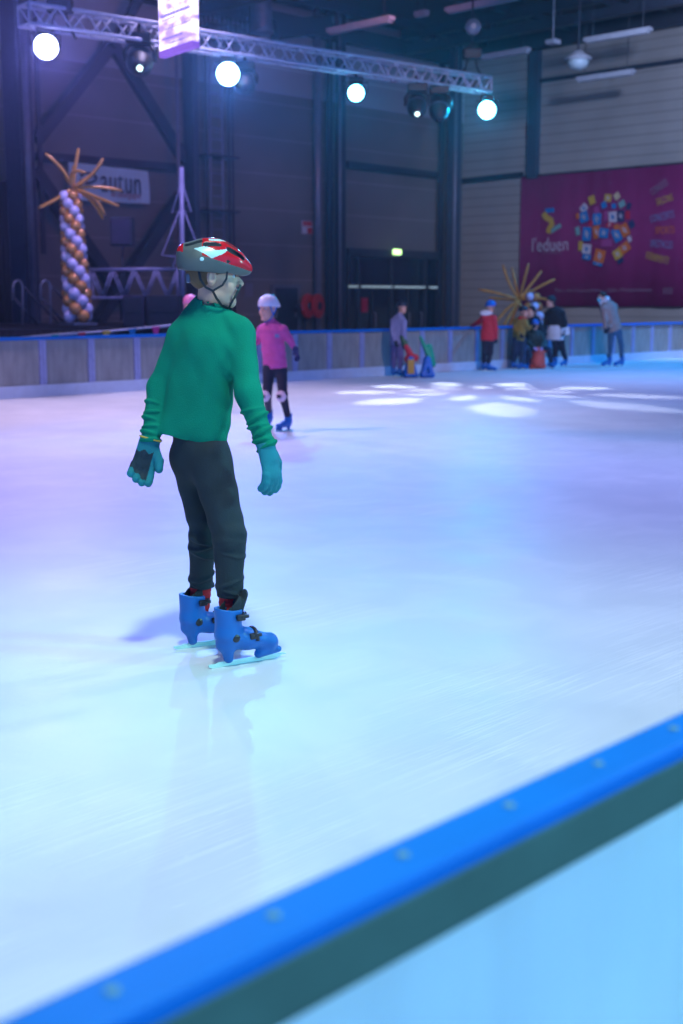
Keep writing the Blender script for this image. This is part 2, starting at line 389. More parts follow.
def skate(parent, heel, d, sc=1.0, cell=.008, hi=False, boot='boot', tilt=0):
    """rental skate: heel = blade contact at the back, d = pointing direction"""
    d = V((d[0], d[1], 0)); H = Fr(V(heel)+Z3*0.001, d, Z3, sc); s = sc
    S = SDF(cell, .012*s); A = H.ax()
    S.cone(H(.060, 0, .240), H(.058, 0, .135), .050*s, .045*s, k=.02*s, fr=(H.l, H.f, H.u), ratio=1.15)
    S.cone(H(.052, 0, .118), H(.14, 0, .098), .040*s, .037*s, k=.03*s)
    S.cone(H(.14, 0, .098), H(.235, 0, .080), .037*s, .026*s, k=.03*s)
    S.cone(H(.240, .013, .077), H(.240, -.013, .077), .023*s, .023*s, k=.02*s)
    S.cone(H(.03, 0, .088), H(.255, 0, .066), .024*s, .018*s, k=.012*s)
    S.cone(H(.050, 0, .085), H(.057, 0, .030), .030*s, .020*s, k=.02*s)
    S.cone(H(.235, 0, .050), H(.185, 0, .030), .021*s, .014*s, k=.02*s); S.cone(H(.275, 0, .036), H(.19, 0, .026), .013*s, .012*s, k=.015*s)
    S.cut(H(.06, 0, .229), nz(Z3+H.f*.12), .15*s)
    S.cone(H(.062, 0, .28), H(.060, 0, .19), .041*s, .036*s, k=.006*s, sub=True)
    b = sdf_obj('boot', S, boot, parent)
    # blade
    mb = MB(); n = 24; top = []; bot = []
    for i in range(n+1):
        x = -.028+.335*i/n
        zb = .0+max(0, (x-.25)/.057)**2*.022+max(0, (-x-.01)/.018)**2*.006
        zt = .011+(.005 if .0 < x < .3 else 0)
        top.append(H(x, 0, zt+.004)); bot.append(H(x, 0, min(zb, zt)))
    mb.prism(bot+top[::-1], H.l, .0045*s if hi else .008*s)
    mb.v = [tuple(V(v)+H.l*.0022*s) for v in mb.v]
    mb.build('blade', 'blade', parent)
    # liner + tongue
    S = SDF(cell, .008)
    S.cone(H(.061, 0, .205), H(.064, 0, .255), .040*s, .043*s, fr=(H.l, H.f, H.u), ratio=1.1)
    S.cone(H(.098, 0, .20), H(.132, 0, .278), .026*s, .020*s, fr=(H.l, H.f, H.u), ratio=.45)
    S.cut(H(.06, 0, .250), nz(H.u-H.f*.9)*1, .2)
    S.cone(H(.062, 0, .31), H(.062, 0, .20), .039*s, .036*s, k=.004, sub=True)
    sdf_obj('boot_liner', S, 'liner', parent)
    if hi:
        for (x, z, w) in ((.092, .200, .05), (.152, .116, .042)):
            mb = MB()
            for y in (-1, 1):
                yy = (.054 if z > .15 else .042)
                mb.box(H(x-.004, yy*y, z), (.034*s, .016*s, .024*s), A, 0, .004)
                mb.box(H(x+.012, (yy+.005)*y, z+.004), (.030*s, .010*s, .013*s), A, 0, .003)
            R = .051 if z > .15 else .043
            if z > .15: pts = [H(x-.03+R*math.cos(t)*1.25, R*1.12*math.sin(t), z+.004) for t in np.linspace(-1.45, 1.45, 13)]
            else: pts = [H(x+.012, R*1.03*math.sin(t), z-.024+R*1.08*math.cos(t)) for t in np.linspace(-1.5, 1.5, 13)]
            mb.tube(pts, .0075*s, 8)
            mb.build('buckle', 'buckle', b, True)
        for y in (-1, 1): mb = MB(); mb.lathe(H(.070, .038*y, .118), [(.016, 0), (.016, .010), (.009, .013)], 16, H.l*y); mb.build('ankle_bolt', 'buckle', b)
    return b
def face_parts(T, H, eyes=True):
    s = H.s
    for y in (-1, 1):
        mb = MB(); c = H(.0735, .0285*y, .003)
        prof = [(.0122*math.sin(t)*s, -.0122*math.cos(t)*s) for t in np.linspace(0.01, math.pi-.01, 12)]
        mb.lathe(c, prof, 14, H.f)
        mb.lathe(c+H.f*.0105*s, [(.0062*s, 0), (.0055*s, .0022*s), (.001, .0026*s)], 14, H.f, 1)
        mb.build('eye', ['eyew', 'iris'], T, True)
def simple_helmet(T, H, m, strap='black', vents=True, cell=.008):
    s = H.s; A = H.ax(); S = SDF(cell, .01)
    S.ell(H(-.008, 0, .045), [.118*s, .096*s, .102*s], A)
    S.cone(H(-.07, .05, .02), H(-.07, -.05, .02), .042*s, .042*s, k=.03*s)
    S.cut(H(0, 0, .022), nz(-H.u+H.f*.05))
    S.ell(H(-.005, 0, .0), [.098*s, .081*s, .112*s], A, k=.003, sub=True)
    if vents:
        for (x, y) in ((.05, .03), (.05, -.03), (-.01, .045), (-.01, -.045), (-.065, .03), (-.065, -.03)):
            S.ell(H(x, y, .13), [.02*s, .007*s, .03*s], A, k=.002, sub=True)
    h = sdf_obj('helmet', S, m, T)
    mb = MB()
    for y in (-1, 1):
        J = H(.005, .078*y, -.055)
        mb.strip([H(.055, .080*y, .03), H(.035, .082*y, -.01), J], .014*s, .004, H.l*y)
        mb.strip([H(-.045, .080*y, .03), H(-.02, .082*y, -.01), J], .014*s, .004, H.l*y)
        mb.strip([J, H(.02, .062*y, -.09), H(.035, .03*y, -.122), H(.04, 0, -.128)], .014*s, .004, nz(H.l*y-H.u*.5))
    mb.build('chin_strap', strap, h)
    return h
def person(name, label, d0, J, s=.85, face=(1, 0), skin='skin', top='black', bottom='black', glove='black', thick=.02, tthick=.012, helmet=None,
           strap='black', hair=None, hem=None, cell=.009, boots='boot', group=None, foot=None, headup=Z3, hs=None, bag=0, collar=True, finger=.5):
    """J: joints as (px, py, depth offset); a/b are the image-left / image-right limbs"""
    a_ = ray(J['pelvis'][0], 340)[0]; d0 = min(d0, 15.70/(FW[1]+a_*RT[1])) if d0 < 30 and 'mostly hidden' not in label else d0
    W = {}
    for k, v in J.items(): W[k] = P(v[0], v[1], d0+(v[2] if len(v) > 2 else 0))
    mid = (W['anka']+W['ankb'])/2
    T = thing(name, label, 'person', (mid.x, mid.y, 0), group)
    fdir = R3*face[0]+A3*face[1]
    H = Fr(W['head'], fdir, headup, hs or s*1.02)
    up = nz(W['neck']-W['pelvis']); lat = W['shb']-W['sha']; lat = nz(lat-up*lat.dot(up)); fr = nz(up.cross(lat)); F3 = (lat, fr, up)
    S = SDF(cell, .02); head_prims(S, H)
    S.cone(H(-.02, 0, -.06), W['neck'], .048*s, .052*s, k=.02)
    tw = (W['shb']-W['sha']).length/2
    chest = W['neck']*.72+W['pelvis']*.28
    def torso(S, e):
        S.cone(W['neck']*.8+W['pelvis']*.2, W['pelvis'], max(tw, .12*s)+e, .135*s+e+(.012 if e else 0), k=.03, fr=F3, ratio=.68)
        for q in 'ab': S.cone(W['neck']*.85+W['pelvis']*.15, W['sh'+q], .055*s+e, .050*s+e, k=.03)
    def arms(S, e, stop=1.0):
        for q in 'ab':
            S.cone(W['sh'+q], W['el'+q], .050*s+e, .040*s+e*.9, k=.02)
            S.cone(W['el'+q], W['el'+q].lerp(W['wr'+q], stop), .040*s+e*.9, .028*s+e*.9, k=.02)
    def legs(S, e, stop=1.0):
        for q in 'ab':
            S.cone(W['hip'+q], W['kn'+q], .078*s+e, .052*s+e, k=.02)
            S.cone(W['kn'+q], W['kn'+q].lerp(W['ank'+q], stop), .052*s+e, .036*s+e, k=.02)
    torso(S, 0); arms(S, 0); legs(S, 0)
    HD = {}
    for q, sd in (('a', 1), ('b', -1)):
        u = W['hd'+q]-W['wr'+q] if 'hd'+q in W else W['wr'+q]-W['el'+q]
        n = fr*(1 if fr.dot(fdir) > 0 else -1)+lat*(.6 if q == 'a' else -.6)
        if abs(nz(u).dot(nz(n))) > .9: n = -Z3
        HD[q] = (W['wr'+q], u, n, sd*(1 if fr.dot(fdir) > 0 else -1)); hand_prims(S, W['wr'+q], u, n, s, 0, HD[q][3], finger)
        S.cone(W['ank'+q], W['ank'+q]-Z3*.05, .034*s, .034*s)
    sdf_obj('body', S, skin, T)
    S = SDF(cell, .02); torso(S, thick); hm = W.get('hem', W['pelvis']-up*.05); S.cut(hm, -up)
    arms(S, thick*.8, .97)
    if collar: S.cone(W['neck']-up*.01, W['neck']+up*.03*s, .062*s, .058*s, k=.02)
    ph = rng.rand(3)*6
    S.fold(lambda X, Y, Z: .003*np.sin(X*37+Z*21+ph[0])*np.sin(Y*33-Z*29+ph[1])+.002*np.sin(Z*90+ph[2]+X*20))
    sdf_obj('jacket', S, top, T)
    S = SDF(cell, .02); S.cone(W['pelvis']+up*.03, W['pelvis']-up*.03, .132*s+tthick, .125*s+tthick, fr=F3, ratio=.7); legs(S, tthick, 1.0)
    S.fold(lambda X, Y, Z: .002*np.sin(X*47+Z*31)*np.sin(Y*43-Z*49))
    sdf_obj('trousers', S, bottom, T)
    if glove:
        for q in 'ab':
            S = SDF(cell*.6, .01); w, u, n, sd = HD[q]; hand_prims(S, w, u, n, s, .004, sd, finger)
            S.cone(w-nz(u)*.03, w+nz(u)*.01, .034*s+.006, .030*s+.004, k=.01); sdf_obj('glove', S, glove, T)
    if helmet: simple_helmet(T, H, helmet, strap)
    face_parts(T, H)
    if hair:
        S = SDF(cell*.8, .012); A = H.ax(); k = H.s
        S.ell(H(-.018, 0, .042), [.102*k, .086*k, .088*k], A); S.ell(H(-.055, 0, -.02), [.062*k, .076*k, .085*k], A)
        S.cut(H(.045, 0, .02), nz(H.f-H.u*.55)); sdf_obj('hair', S, hair, T)
    for q in 'ab':
        ft = (foot or {}).get(q, fdir); ft = V((ft[0], ft[1], 0)).normalized(); sk = s*.98
        g = V((W['ank'+q].x, W['ank'+q].y, 0)); skate(T, g-ft*.062*sk, ft, sk, cell*.9, boot=boots)
    return T, W, H, F3
# ------------------------------------------------------------------ the boy in green
def build_boy():
    d0 = dG(248, 664)
    J = dict(neck=(207.5, 310, .15), chest=(206, 345, .15), pelvis=(197, 440, .14), sha=(181, 337, .19), shb=(241, 335, .10),
             ela=(161, 388, .20), elb=(248, 393, .0), wra=(149, 444, .12), wrb=(267, 450, -.06),
             hipa=(190, 452, .19), hipb=(208, 455, .08), kna=(206, 540, .20), knb=(228, 540, .03), anka=(199, 600, .28), ankb=(230, 612, .06))
    W = {k: P(v[0], v[1], d0+v[2]) for k, v in J.items()}
    T = thing('person', 'skater in a green pullover and red bicycle helmet standing on open ice', 'person', (W['ankb'].x, W['ankb'].y, 0))
    H = Fr(P(213.5, 276, d0+.12), R3*.985+A3*.10-Z3*.03, Z3+R3*.02, .97); A = H.ax()
    up = nz(W['neck']-W['pelvis']); lat = W['shb']-W['sha']; lat = nz(lat-up*lat.dot(up)); fr = nz(up.cross(lat))
    if fr.dot(A3) < 0: fr = -fr
    F3 = (lat, fr, up)
    # body
    S = SDF(.0045, .02); head_prims(S, H)
    S.cone(H(-.014, 0, -.05), W['neck']-up*.02, .043, .046, k=.02)
    S.cone(W['neck']*.8+W['pelvis']*.2, P(203, 425, d0+.13), .105, .085, k=.03, fr=F3, ratio=.62)
    for q in 'ab':
        S.cone(W['neck']*.85+W['pelvis']*.15, W['sh'+q], .045, .042, k=.03)
        S.cone(W['sh'+q], W['el'+q], .040, .032); S.cone(W['el'+q], W['wr'+q], .032, .023)
        S.cone(W['hip'+q], W['kn'+q], .055, .040, k=.02); S.cone(W['kn'+q], W['ank'+q], .040, .03); S.cone(W['ank'+q], W['ank'+q]-Z3*.1, .03, .03)
    ua = nz(R3*-.28-Z3*1+A3*-.1); na = nz(-R3*.35-A3*.6+Z3*-.1)*-1      # hands: direction, palm normal
    ub = nz(R3*.20-Z3*1-A3*.1); nb = nz(-R3*.80+A3*.60)
    na = nz(-A3*1.0+R3*.1)
    hands = {'a': (W['wra'], ua, na, -1, .55), 'b': (W['wrb'], ub, nb, 1, .42)}
    for q in 'ab':
        w, u, n, sd, cu = hands[q]; hand_prims(S, w, u, n, 1.12, 0, sd, cu)
    def cl(c):
        x, y, z = H.loc(c); return np.where((x > .0865) & (np.abs(y) < .024) & (np.abs(z+.061) < .0105), 1, 0)
    sdf_obj('body', S, ['skin', 'lip'], T, cl)
    face_parts(T, H)
    # hair under the helmet, cropped at the neck
    S = SDF(.004, .012)
    S.ell(H(-.014, 0, .036), [.0960, .0765, .085], A); S.ell(H(-.042, 0, -.006), [.048, .058, .046], A, k=.02)
    S.cut(H(.062, 0, .0), nz(H.f+H.u*.15)); S.ell(H(.028, 0, -.06), [.058, .12, .075], A, k=.004, sub=True)
    S.ell(H(-.005, .085, -.012), [.021, .022, .036], A, k=.004, sub=True); S.ell(H(-.005, -.085, -.012), [.021, .022, .036], A, k=.004, sub=True)
    sdf_obj('hair', S, 'hair', T)
    # pullover
    S = SDF(.005, .02)
    S.cone(P(207, 345, d0+.13), P(201, 425, d0+.12), .108, .110, k=.05, fr=F3, ratio=.80)
    S.cone(P(207, 345, d0+.13), P(206, 325, d0+.15), .100, .075, k=.05, fr=F3, ratio=.80)
    S.cone(P(191, 352, d0+.16), P(177, 432, d0+.14), .062, .074, k=.04); S.cone(P(220, 350, d0+.09), P(209, 434, d0+.09), .070, .062, k=.04)
    S.cone(P(210, 312, d0+.15), P(236, 331, d0+.11), .050, .058, k=.045); S.cone(P(202, 312, d0+.16), P(185, 332, d0+.18), .050, .052, k=.045)
    hm = P(197, 440, d0+.12); hn = nz(-Z3-R3*.19); S.cut(hm, hn)
    for q, e in (('a', .0), ('b', .0)):
        S.cone(W['sh'+q], W['el'+q], .054+e, .049+e, k=.035); S.cone(W['el'+q], W['wr'+q].lerp(W['el'+q], .06), .049, .034, k=.03)
        a, b = W['el'+q], W['wr'+q]; ax_ = nz(b-a); pr = nz(ax_.cross(A3))
        for i, t in enumerate((.30, .45, .58, .70, .82, .94)):
            c = a.lerp(b, t); tl = pr*(.34 if i % 2 else -.20)+A3*.15
            rr = (.054-.012*t)+(.003 if i % 2 else .0)
            off = pr*(.004 if i % 2 else -.004)
            n_ = nz(ax_+tl*.6); x_ = nz(n_.cross(A3)); y_ = nz(n_.cross(x_))
            S.ell(c+off, [rr, rr, .0125], (x_, y_, n_), k=.003)
    S.cone(W['neck']-up*.035, H(-.014, 0, -.090), .064, .048, k=.03)
    S.cone(H(-.014, 0, -.100), H(-.004, 0, -.01), .0435, .135, k=.003, sub=True)
    def folds(X, Y, Z):
        r = X*R3.x+Y*R3.y; w = .3*np.sin(Z*9+r*7)
        return .0016*np.sin((r*1.0+Z*.35)*48+5*w)*np.sin(Z*8+r*9)+.0010*np.sin((r*.9-Z*.5)*70+9*w)+.0022*np.sin((r+Z*.8)*75)*np.exp(-((r-(P(226, 390, d0).dot(R3)))/.035)**2)
    S.fold(folds)
    sdf_obj('pullover', S, 'green', T)
    # trousers
    S = SDF(.005, .02)
    S.cone(P(198, 432, d0+.13), P(197, 460, d0+.14), .106, .096, k=.03, fr=F3, ratio=.78)
    S.cone(P(188, 455, d0+.18), P(205, 535, d0+.19), .074, .054, k=.03); S.cone(P(203, 535, d0+.19), P(201, 588, d0+.26), .057, .046, k=.02)
    S.cone(P(209, 455, d0+.09), P(229, 535, d0+.04), .088, .064, k=.03); S.cone(P(229, 535, d0+.04), P(230, 597, d0+.05), .064, .050, k=.02)
    for (p, q) in ((P(204, 540, d0+.19), P(201, 590, d0+.26)), (P(230, 540, d0+.04), P(230, 599, d0+.05))):
        ax_ = nz(q-p)
        for i, t in enumerate((-.06, .06, .20, .70, .84, .97)):
            c = p.lerp(q, t); rr = (.066 if p.x < P(215, 540, d0+.1).x else .066)-.012*t; n_ = nz(ax_+R3*(.35 if i % 2 else -.3)); x_ = nz(n_.cross(A3)); y_ = nz(n_.cross(x_))
            S.ell(c, [rr, rr, .014], (x_, y_, n_), k=.008)
    S.cut(P(201, 587, d0+.26), -Z3, .12); S.cut(P(230, 596.5, d0+.05), -Z3, .085)
    S.fold(lambda X, Y, Z: .003*np.sin((X*R3.x+Y*R3.y-Z*.4)*55)*np.sin(Z*24)+.0022*np.sin(Z*95+X*30)*np.exp(-((Z-.50)/.07)**2))
    sdf_obj('trousers', S, 'charcoal', T)
    for (p, q) in ((P(201, 583, d0+.265), P(200, 606, d0+.28)), (P(230, 593, d0+.05), P(229, 617, d0+.055))):
        S = SDF(.004, .01); S.cone(p, q, .044, .040); S.fold(lambda X, Y, Z: .0012*np.sin(Z*260)); sdf_obj('sock', S, 'redsock', T)
    # gloves
    for q in 'ab':
        w, u, n, sd, cu = hands[q]; S = SDF(.0035, .01); hand_prims(S, w, u, n, 1.12, .006, sd, cu)
        S.cone(w-u*.035, w+u*.035, .040, .033, k=.012, fr=(nz(u.cross(n)), n, u), ratio=.85)
        S.cut(w-u*.028, -u)
        wn = np.array(tuple(w)); un = np.array(tuple(u)); nn = np.array(tuple(n))
        vn = np.cross(un, nn)*sd
        def cg(c, wn=wn, un=un, nn=nn, vn=vn):
            q_ = c-wn; t = q_@un; v = q_@vn; return np.where((t > .030+.006*np.sin(v*160)) & (t < .128+v*.55+.004*np.sin(v*210)) & (q_@nn > .0) & (v < .026), 1, 0)
        g = sdf_obj('glove', S, ['teal', 'palm'], T, cg)
        if q == 'a':
            mb = MB(); c = w-u*.022; x_ = nz(u.cross(A3)); y_ = nz(u.cross(x_))
            mb.tube([c+x_*.0425*math.cos(t)+y_*.037*math.sin(t) for t in np.linspace(0, 2*math.pi, 25)], .0035, 6, caps=False); tag(mb.build('cuff_band', 'yellow', g, True), 'yellow edging')
    # bicycle helmet: shell, lower shell, vents
    def shell(S, e=0):
        S.ell(H(-.015, 0, .052), [.126+e, .100+e, .092+e], A, k=.02)
        S.cone(H(-.06, .035, .035), H(-.06, -.035, .035), .060+e, .060+e, k=.03)
        S.cone(H(-.118, .03, .094), H(-.118, -.03, .094), .014+e, .014+e, k=.045)
        S.cone(H(.085, .030, .052), H(.085, -.030, .052), .040+e, .040+e, k=.03)
        S.cone(H(.132, .014, .030), H(.132, -.014, .030), .016+e, .016+e, k=.045)
    vents = []
    for y in (-1, 1):
        vents += [(H(-.030, .073*y, .122), H(.020, .070*y, .122), .012), (H(.062, .066*y, .104), H(.108, .050*y, .068), .012),
                  (H(.056, .092*y, .056), H(.066, .090*y, .053), .006), (H(-.055, .050*y, .132), H(-.105, .045*y, .112), .010)]
    vents += [(H(.03, 0, .146), H(.105, 0, .100), .010), (H(-.02, 0, .150), H(-.09, 0, .128), .010), (H(.05, .034, .137), H(.085, .030, .108), .008), (H(.05, -.034, .137), H(.085, -.030, .108), .008)]
    S = SDF(.003, .02); shell(S)
    S.cut(H(0, 0, .010), nz(-H.u-H.f*.07)); S.ell(H(-.005, 0, .0), [.108, .083, .108], A, k=.004, sub=True)
    for a, b, r in vents: S.cone(a, b, r, r*.8, k=.006, sub=True)
    vop = [['c', np.array(tuple(a)), np.array(tuple(b)), r, r*.8, None, 1] for a, b, r in vents]
    flash = [(-.078, .100), (-.032, .112), (.008, .096), (.062, .104), (.034, .083), (-.008, .064), (-.036, .082)]
    def inpoly(x, z, pl):
        m = np.zeros(x.shape, bool); n = len(pl)
        for i in range(n):
            (x0_, z0_), (x1_, z1_) = pl[i], pl[(i+1) % n]
            if z0_ == z1_: continue
            m ^= ((z0_ > z) != (z1_ > z)) & (x < (x1_-x0_)*(z-z0_)/(z1_-z0_)+x0_)
        return m
    def ch(c):
        x, y, z = H.loc(c); ya = np.abs(y)
        low = np.where(x < .006, .061-.28*(x-.006), .061-.28*(x-.006))
        m = np.where(z > low, 0, 1)
        m = np.where((x < -.045) & (z < .150), 1, m)
        m = np.where((x < -.118) & (z > .088), 0, m)
        m = np.where(inpoly(x, z, flash) & (ya > .05), 2, m)
        m = np.where((np.abs(z-.137) < .004) & (x > -.02) & (x < .05) & (ya > .02), 2, m)
        dv = np.min([SDF.dist(v, c[:, 0], c[:, 1], c[:, 2]) for v in vop], 0)
        return np.where(dv < .0022, 3, m)
    hel = sdf_obj('helmet', S, ['helred', 'helgrey', 'helteal', 'liner'], T, ch)
    mb = MB(); c = H(-.045, -.101, .060)
    mb.lathe(c, [(.008, -.004), (.008, .003), (.006, .004)], 20, -H.l); mb.build('round_badge', 'helteal', hel)
    mb = MB()
    for y in (-1, 1):
        J_ = H(-.002, .083*y, -.058)
        mb.strip([H(.052, .079*y, .018), H(.050, .0815*y, -.01), H(.035, .083*y, -.035), J_], .008, .003, H.l*y)
        mb.strip([H(-.058, .079*y, .018), H(-.050, .083*y, -.015), H(-.03, .085*y, -.045), J_], .009, .003, H.l*y)
        mb.strip([J_, H(.012, .072*y, -.085), H(.032, .052*y, -.112), H(.058, .025*y, -.124), H(.068, 0, -.126)], .009, .003, nz(H.l*y-H.u*.6))
    mb.strip([H(.106, -.020, -.030), H(.098, -.030, -.052), H(.085, -.036, -.078), H(.068, -.030, -.108), H(.062, -.012, -.126)], .008, .003, nz(-H.l+H.f*.7))
    mb.lathe(H(.066, 0, -.131), [(.016, -.006), (.016, .006)], 12, H.f); mb.build('chin_strap', 'black', hel)
    mb = MB(); mb.box(H(-.098, 0, -.012), (.016, .07, .035), A, 0, .006); mb.build('fit_cradle', 'pipe', hel)
    # skates
    p0, p1 = PG(209, 669), PG(284, 657); dr = nz(p1-p0)
    skate(T, p0+dr*.026, dr, 1.0, .004, True)
    p2 = PG(174, 650); dl = nz(PG(240, 641)-p2)
    skate(T, p2+dl*.026, dl, .97, .004, True)
    return T
build_boy()
# ------------------------------------------------------------------ the other skaters
DG = dG
def people():
    # girl in pink
    d = dG(287, 431)
    T, W, H, F = person('person', 'girl in a pink jumper, white helmet and white knee pads', d, dict(
        head=(268, 309), neck=(271, 324), pelvis=(275, 364), sha=(262, 330, .05), shb=(283, 330, -.05), ela=(257, 341, .1), elb=(290, 340, -.05),
        wra=(248, 346, .1), wrb=(296, 351, -.05), hdb=(298, 357), hipa=(269, 369), hipb=(281, 369), kna=(267, 396, -.08), knb=(283, 396, -.12),
        anka=(269, 411, .45), ankb=(288, 417, 0)), s=.84, face=(-.62, -.78), top='pink', bottom='black2', glove='navy', thick=.008, tthick=.004, helmet='helwhite', strap='bluestrap',
        cell=.008, foot=dict(a=R3*-.6-A3*.8, b=R3*-.7-A3*.7), hs=1.06)
    S = SDF(.006, .02); A = H.ax(); S.ell(H(-.05, 0, -.02), [.07, .075, .09], A); S.cone(H(-.08, 0, -.04), H(-.09, .02, -.15), .04, .02); S.cut(H(-.0, 0, 0), H.f); S.cut(H(0, 0, .02), H.u); sdf_obj('hair', S, 'hairdark', T)
    for q in 'ab':
        S = SDF(.005, .01); k = W['kn'+q]; f = nz(R3*-.5-A3*.85)
        S.ell(k+f*.040, [.062, .032, .062], (nz(f.cross(Z3)), f, Z3)); S.ell(k+f*.03, [.06, .05, .03], (nz(f.cross(Z3)), f, Z3)); p = sdf_obj('knee_pad', S, 'padwhite', T)
        mb = MB(); mb.box(k+f*.083, (.05, .012, .04), (nz(f.cross(Z3)), f, Z3), 0, .004); mb.build('pad_emblem', 'black', p)
    c = P(277, 333, d-.0)-A3*.13
    mb = MB(); mb.box(P(277, 336, d-.145), (.05, .006, .04), (R3, A3, Z3), 0, .002); mb.build('jumper_print', 'lavender', T)
    # pink helmet behind the boy
    d = 15.6
    person('person', 'child in a pink ribbed helmet whose head shows above the green shoulder', d, dict(
        head=(190.5, 305.5), neck=(190.5, 319), pelvis=(190, 352), sha=(180, 324), shb=(201, 324), ela=(177, 338), elb=(204, 338), wra=(176, 351), wrb=(205, 351),
        hipa=(186, 355), hipb=(195, 355), kna=(185, 378), knb=(196, 378), anka=(185, 398), ankb=(196, 398)), s=.78, face=(.15, -1), top='mauve', bottom='black2', helmet='helpink', strap='helpink', cell=.011, hs=.95)
    # grey hoodie with skating aids
    d = dG(397, 375.5)
    person('person', 'child in a long lavender grey hoodie and dark helmet holding the skating aids', d, dict(
        head=(402, 307.5), neck=(399.5, 316), pelvis=(397, 341), sha=(393.5, 321, .05), shb=(403.5, 322, -.1), ela=(392.5, 332, -.05), elb=(404, 333, -.15), wra=(395, 341, -.16), wrb=(405, 342, -.1),
        hipa=(394.5, 343, .04), hipb=(399.5, 343, -.04), kna=(394.5, 356, .06), knb=(400.5, 356, -.04), anka=(393.5, 367, .1), ankb=(400, 368, 0), hem=(397, 345)), s=.88, face=(.8, -.6), top='lavender', bottom='lavtrouser', glove='black2', helmet='heldark', cell=.011,
        foot=dict(a=R3+A3*-.1, b=R3*.9-A3*.1), hs=.85)
    # red jacket at the barrier
    d = dG(486, 369.5)
    T, W, H, F = person('person', 'child in a red jacket and blue helmet resting one hand on the barrier rail', d, dict(
        head=(491, 307), neck=(489, 315.5), pelvis=(487.5, 338), sha=(484, 317, .0), shb=(494, 318, -.05), ela=(479, 322, .15), elb=(495.5, 329, -.05), wra=(472.5, 325.5, .45), wrb=(496, 338, 0),
        hipa=(485, 340), hipb=(490.5, 340), kna=(484.5, 352), knb=(490.5, 352), anka=(483.5, 362, .1), ankb=(488.5, 362.5, 0)), s=.84, face=(.75, .6), top='redjacket', bottom='black2', glove='black2', thick=.022, helmet='helblue', cell=.011,
        foot=dict(a=R3*.9-A3*.2, b=R3-A3*.3), hs=.98)
    d = W['pelvis'].dot(A3)
    S = SDF(.01, .02); S.ell(P(486, 313, d-.02), [.13, .08, .06], (R3, A3, Z3)); sdf_obj('hood', S, 'white', T)
    # mustard jacket
    d = dG(517, 366.5)+.15
    T, W, H, F = person('person', 'child in a mustard yellow jacket and dark helmet standing beside the group', d, dict(
        head=(523.5, 312), neck=(521.5, 319.5), pelvis=(518.5, 338), sha=(516, 321, .1), shb=(525, 322, -.1), ela=(515, 330, -.05), elb=(528, 328, -.15), wra=(520, 335, -.25), wrb=(531, 327, -.2),
        hipa=(516.5, 340), hipb=(522.5, 340), kna=(515.5, 352), knb=(522, 353), anka=(513.5, 360.5, .1), ankb=(521, 361, -.05)), s=.80, face=(.85, -.5), top='mustard', bottom='navytrouser', glove='black2', thick=.025, tthick=.025, helmet='heldark', cell=.011, hs=.9)
    d = W['pelvis'].dot(A3)
    S = SDF(.01, .02); S.cone(P(520.5, 319, d-.03), P(525, 320, d-.06), .06, .06); sdf_obj('scarf', S, 'redsock', T)
    # dark one bending behind
    person('person', 'person in a dark hooded jacket bending behind the blue helmet, mostly hidden', d+.65, dict(
        head=(531, 312), neck=(532, 318), pelvis=(540, 336), sha=(528, 320), shb=(537, 320), ela=(527, 330), elb=(539, 329), wra=(527, 338), wrb=(538, 338),
        hipa=(536, 338), hipb=(542, 338), kna=(535, 349), knb=(542, 349), anka=(536, 357), ankb=(541, 357)), s=.9, face=(-.6, -.7), top='blackcloth', bottom='black2', glove='black2', thick=.025, hair='blackcloth', cell=.012, hs=1.05)
    # seated child on an orange seal
    d = dG(536, 367.5)
    T, W, H, F = person('person', 'small child in a dark patterned jacket sitting on the orange skating seal', d+.1, dict(
        head=(535, 325), neck=(535, 333), pelvis=(537, 350), sha=(530, 335), shb=(541, 335), ela=(528.5, 343, -.08), elb=(544, 342, -.08), wra=(534.5, 347.5, -.3), wrb=(541.5, 347.5, -.3),
        hipa=(533, 350), hipb=(541, 349), kna=(529, 352, -.3), knb=(549, 350, -.25), anka=(528, 362, -.2), ankb=(551, 361.5, -.1)), s=.72, face=(-.1, -1), top='camo', bottom='navytrouser', glove='mauve', thick=.025, tthick=.02, helmet='helblue', cell=.011, hs=.86,
        foot=dict(a=-A3-R3*.3, b=-A3+R3*.3))
    A_ = thing('skating_seal', 'orange seal shaped skating aid carrying the seated child', 'skating aid', V((W['pelvis'].x, W['pelvis'].y, 0))-A3*.24)
    S = SDF(.012, .04); g = V((W['pelvis'].x, W['pelvis'].y, 0))-A3*.24
    S.cone(g+Z3*.15+A3*.12, g+Z3*.13+A3*.35, .14, .13); S.cone(g+Z3*.15+A3*.05, g+Z3*.34-A3*.0, .15, .12); S.cone(g+Z3*.05+A3*.05+R3*.12, g+Z3*.05+A3*.3+R3*.12, .05, .05); S.cone(g+Z3*.05+A3*.05-R3*.12, g+Z3*.05+A3*.3-R3*.12, .05, .05)
    S.ell(g+Z3*.36-A3*.1, [.05, .06, .04], (R3, A3, Z3), k=.03); S.cone(g+Z3*.12+A3*.4, g+Z3*.25+A3*.55, .07, .04); S.cut(g+Z3*.004, -Z3)
    sdf_obj('body', S, 'orange', A_)
    mb = MB()
    for q in (-1, 1): mb.tube([g+Z3*.33+R3*.08*q, g+Z3*.36+R3*.16*q, g+Z3*.34+R3*.22*q], .018, 8)
    mb.build('handle', 'orange', A_, True)
    # woman in black coat
    d = dG(559, 366)
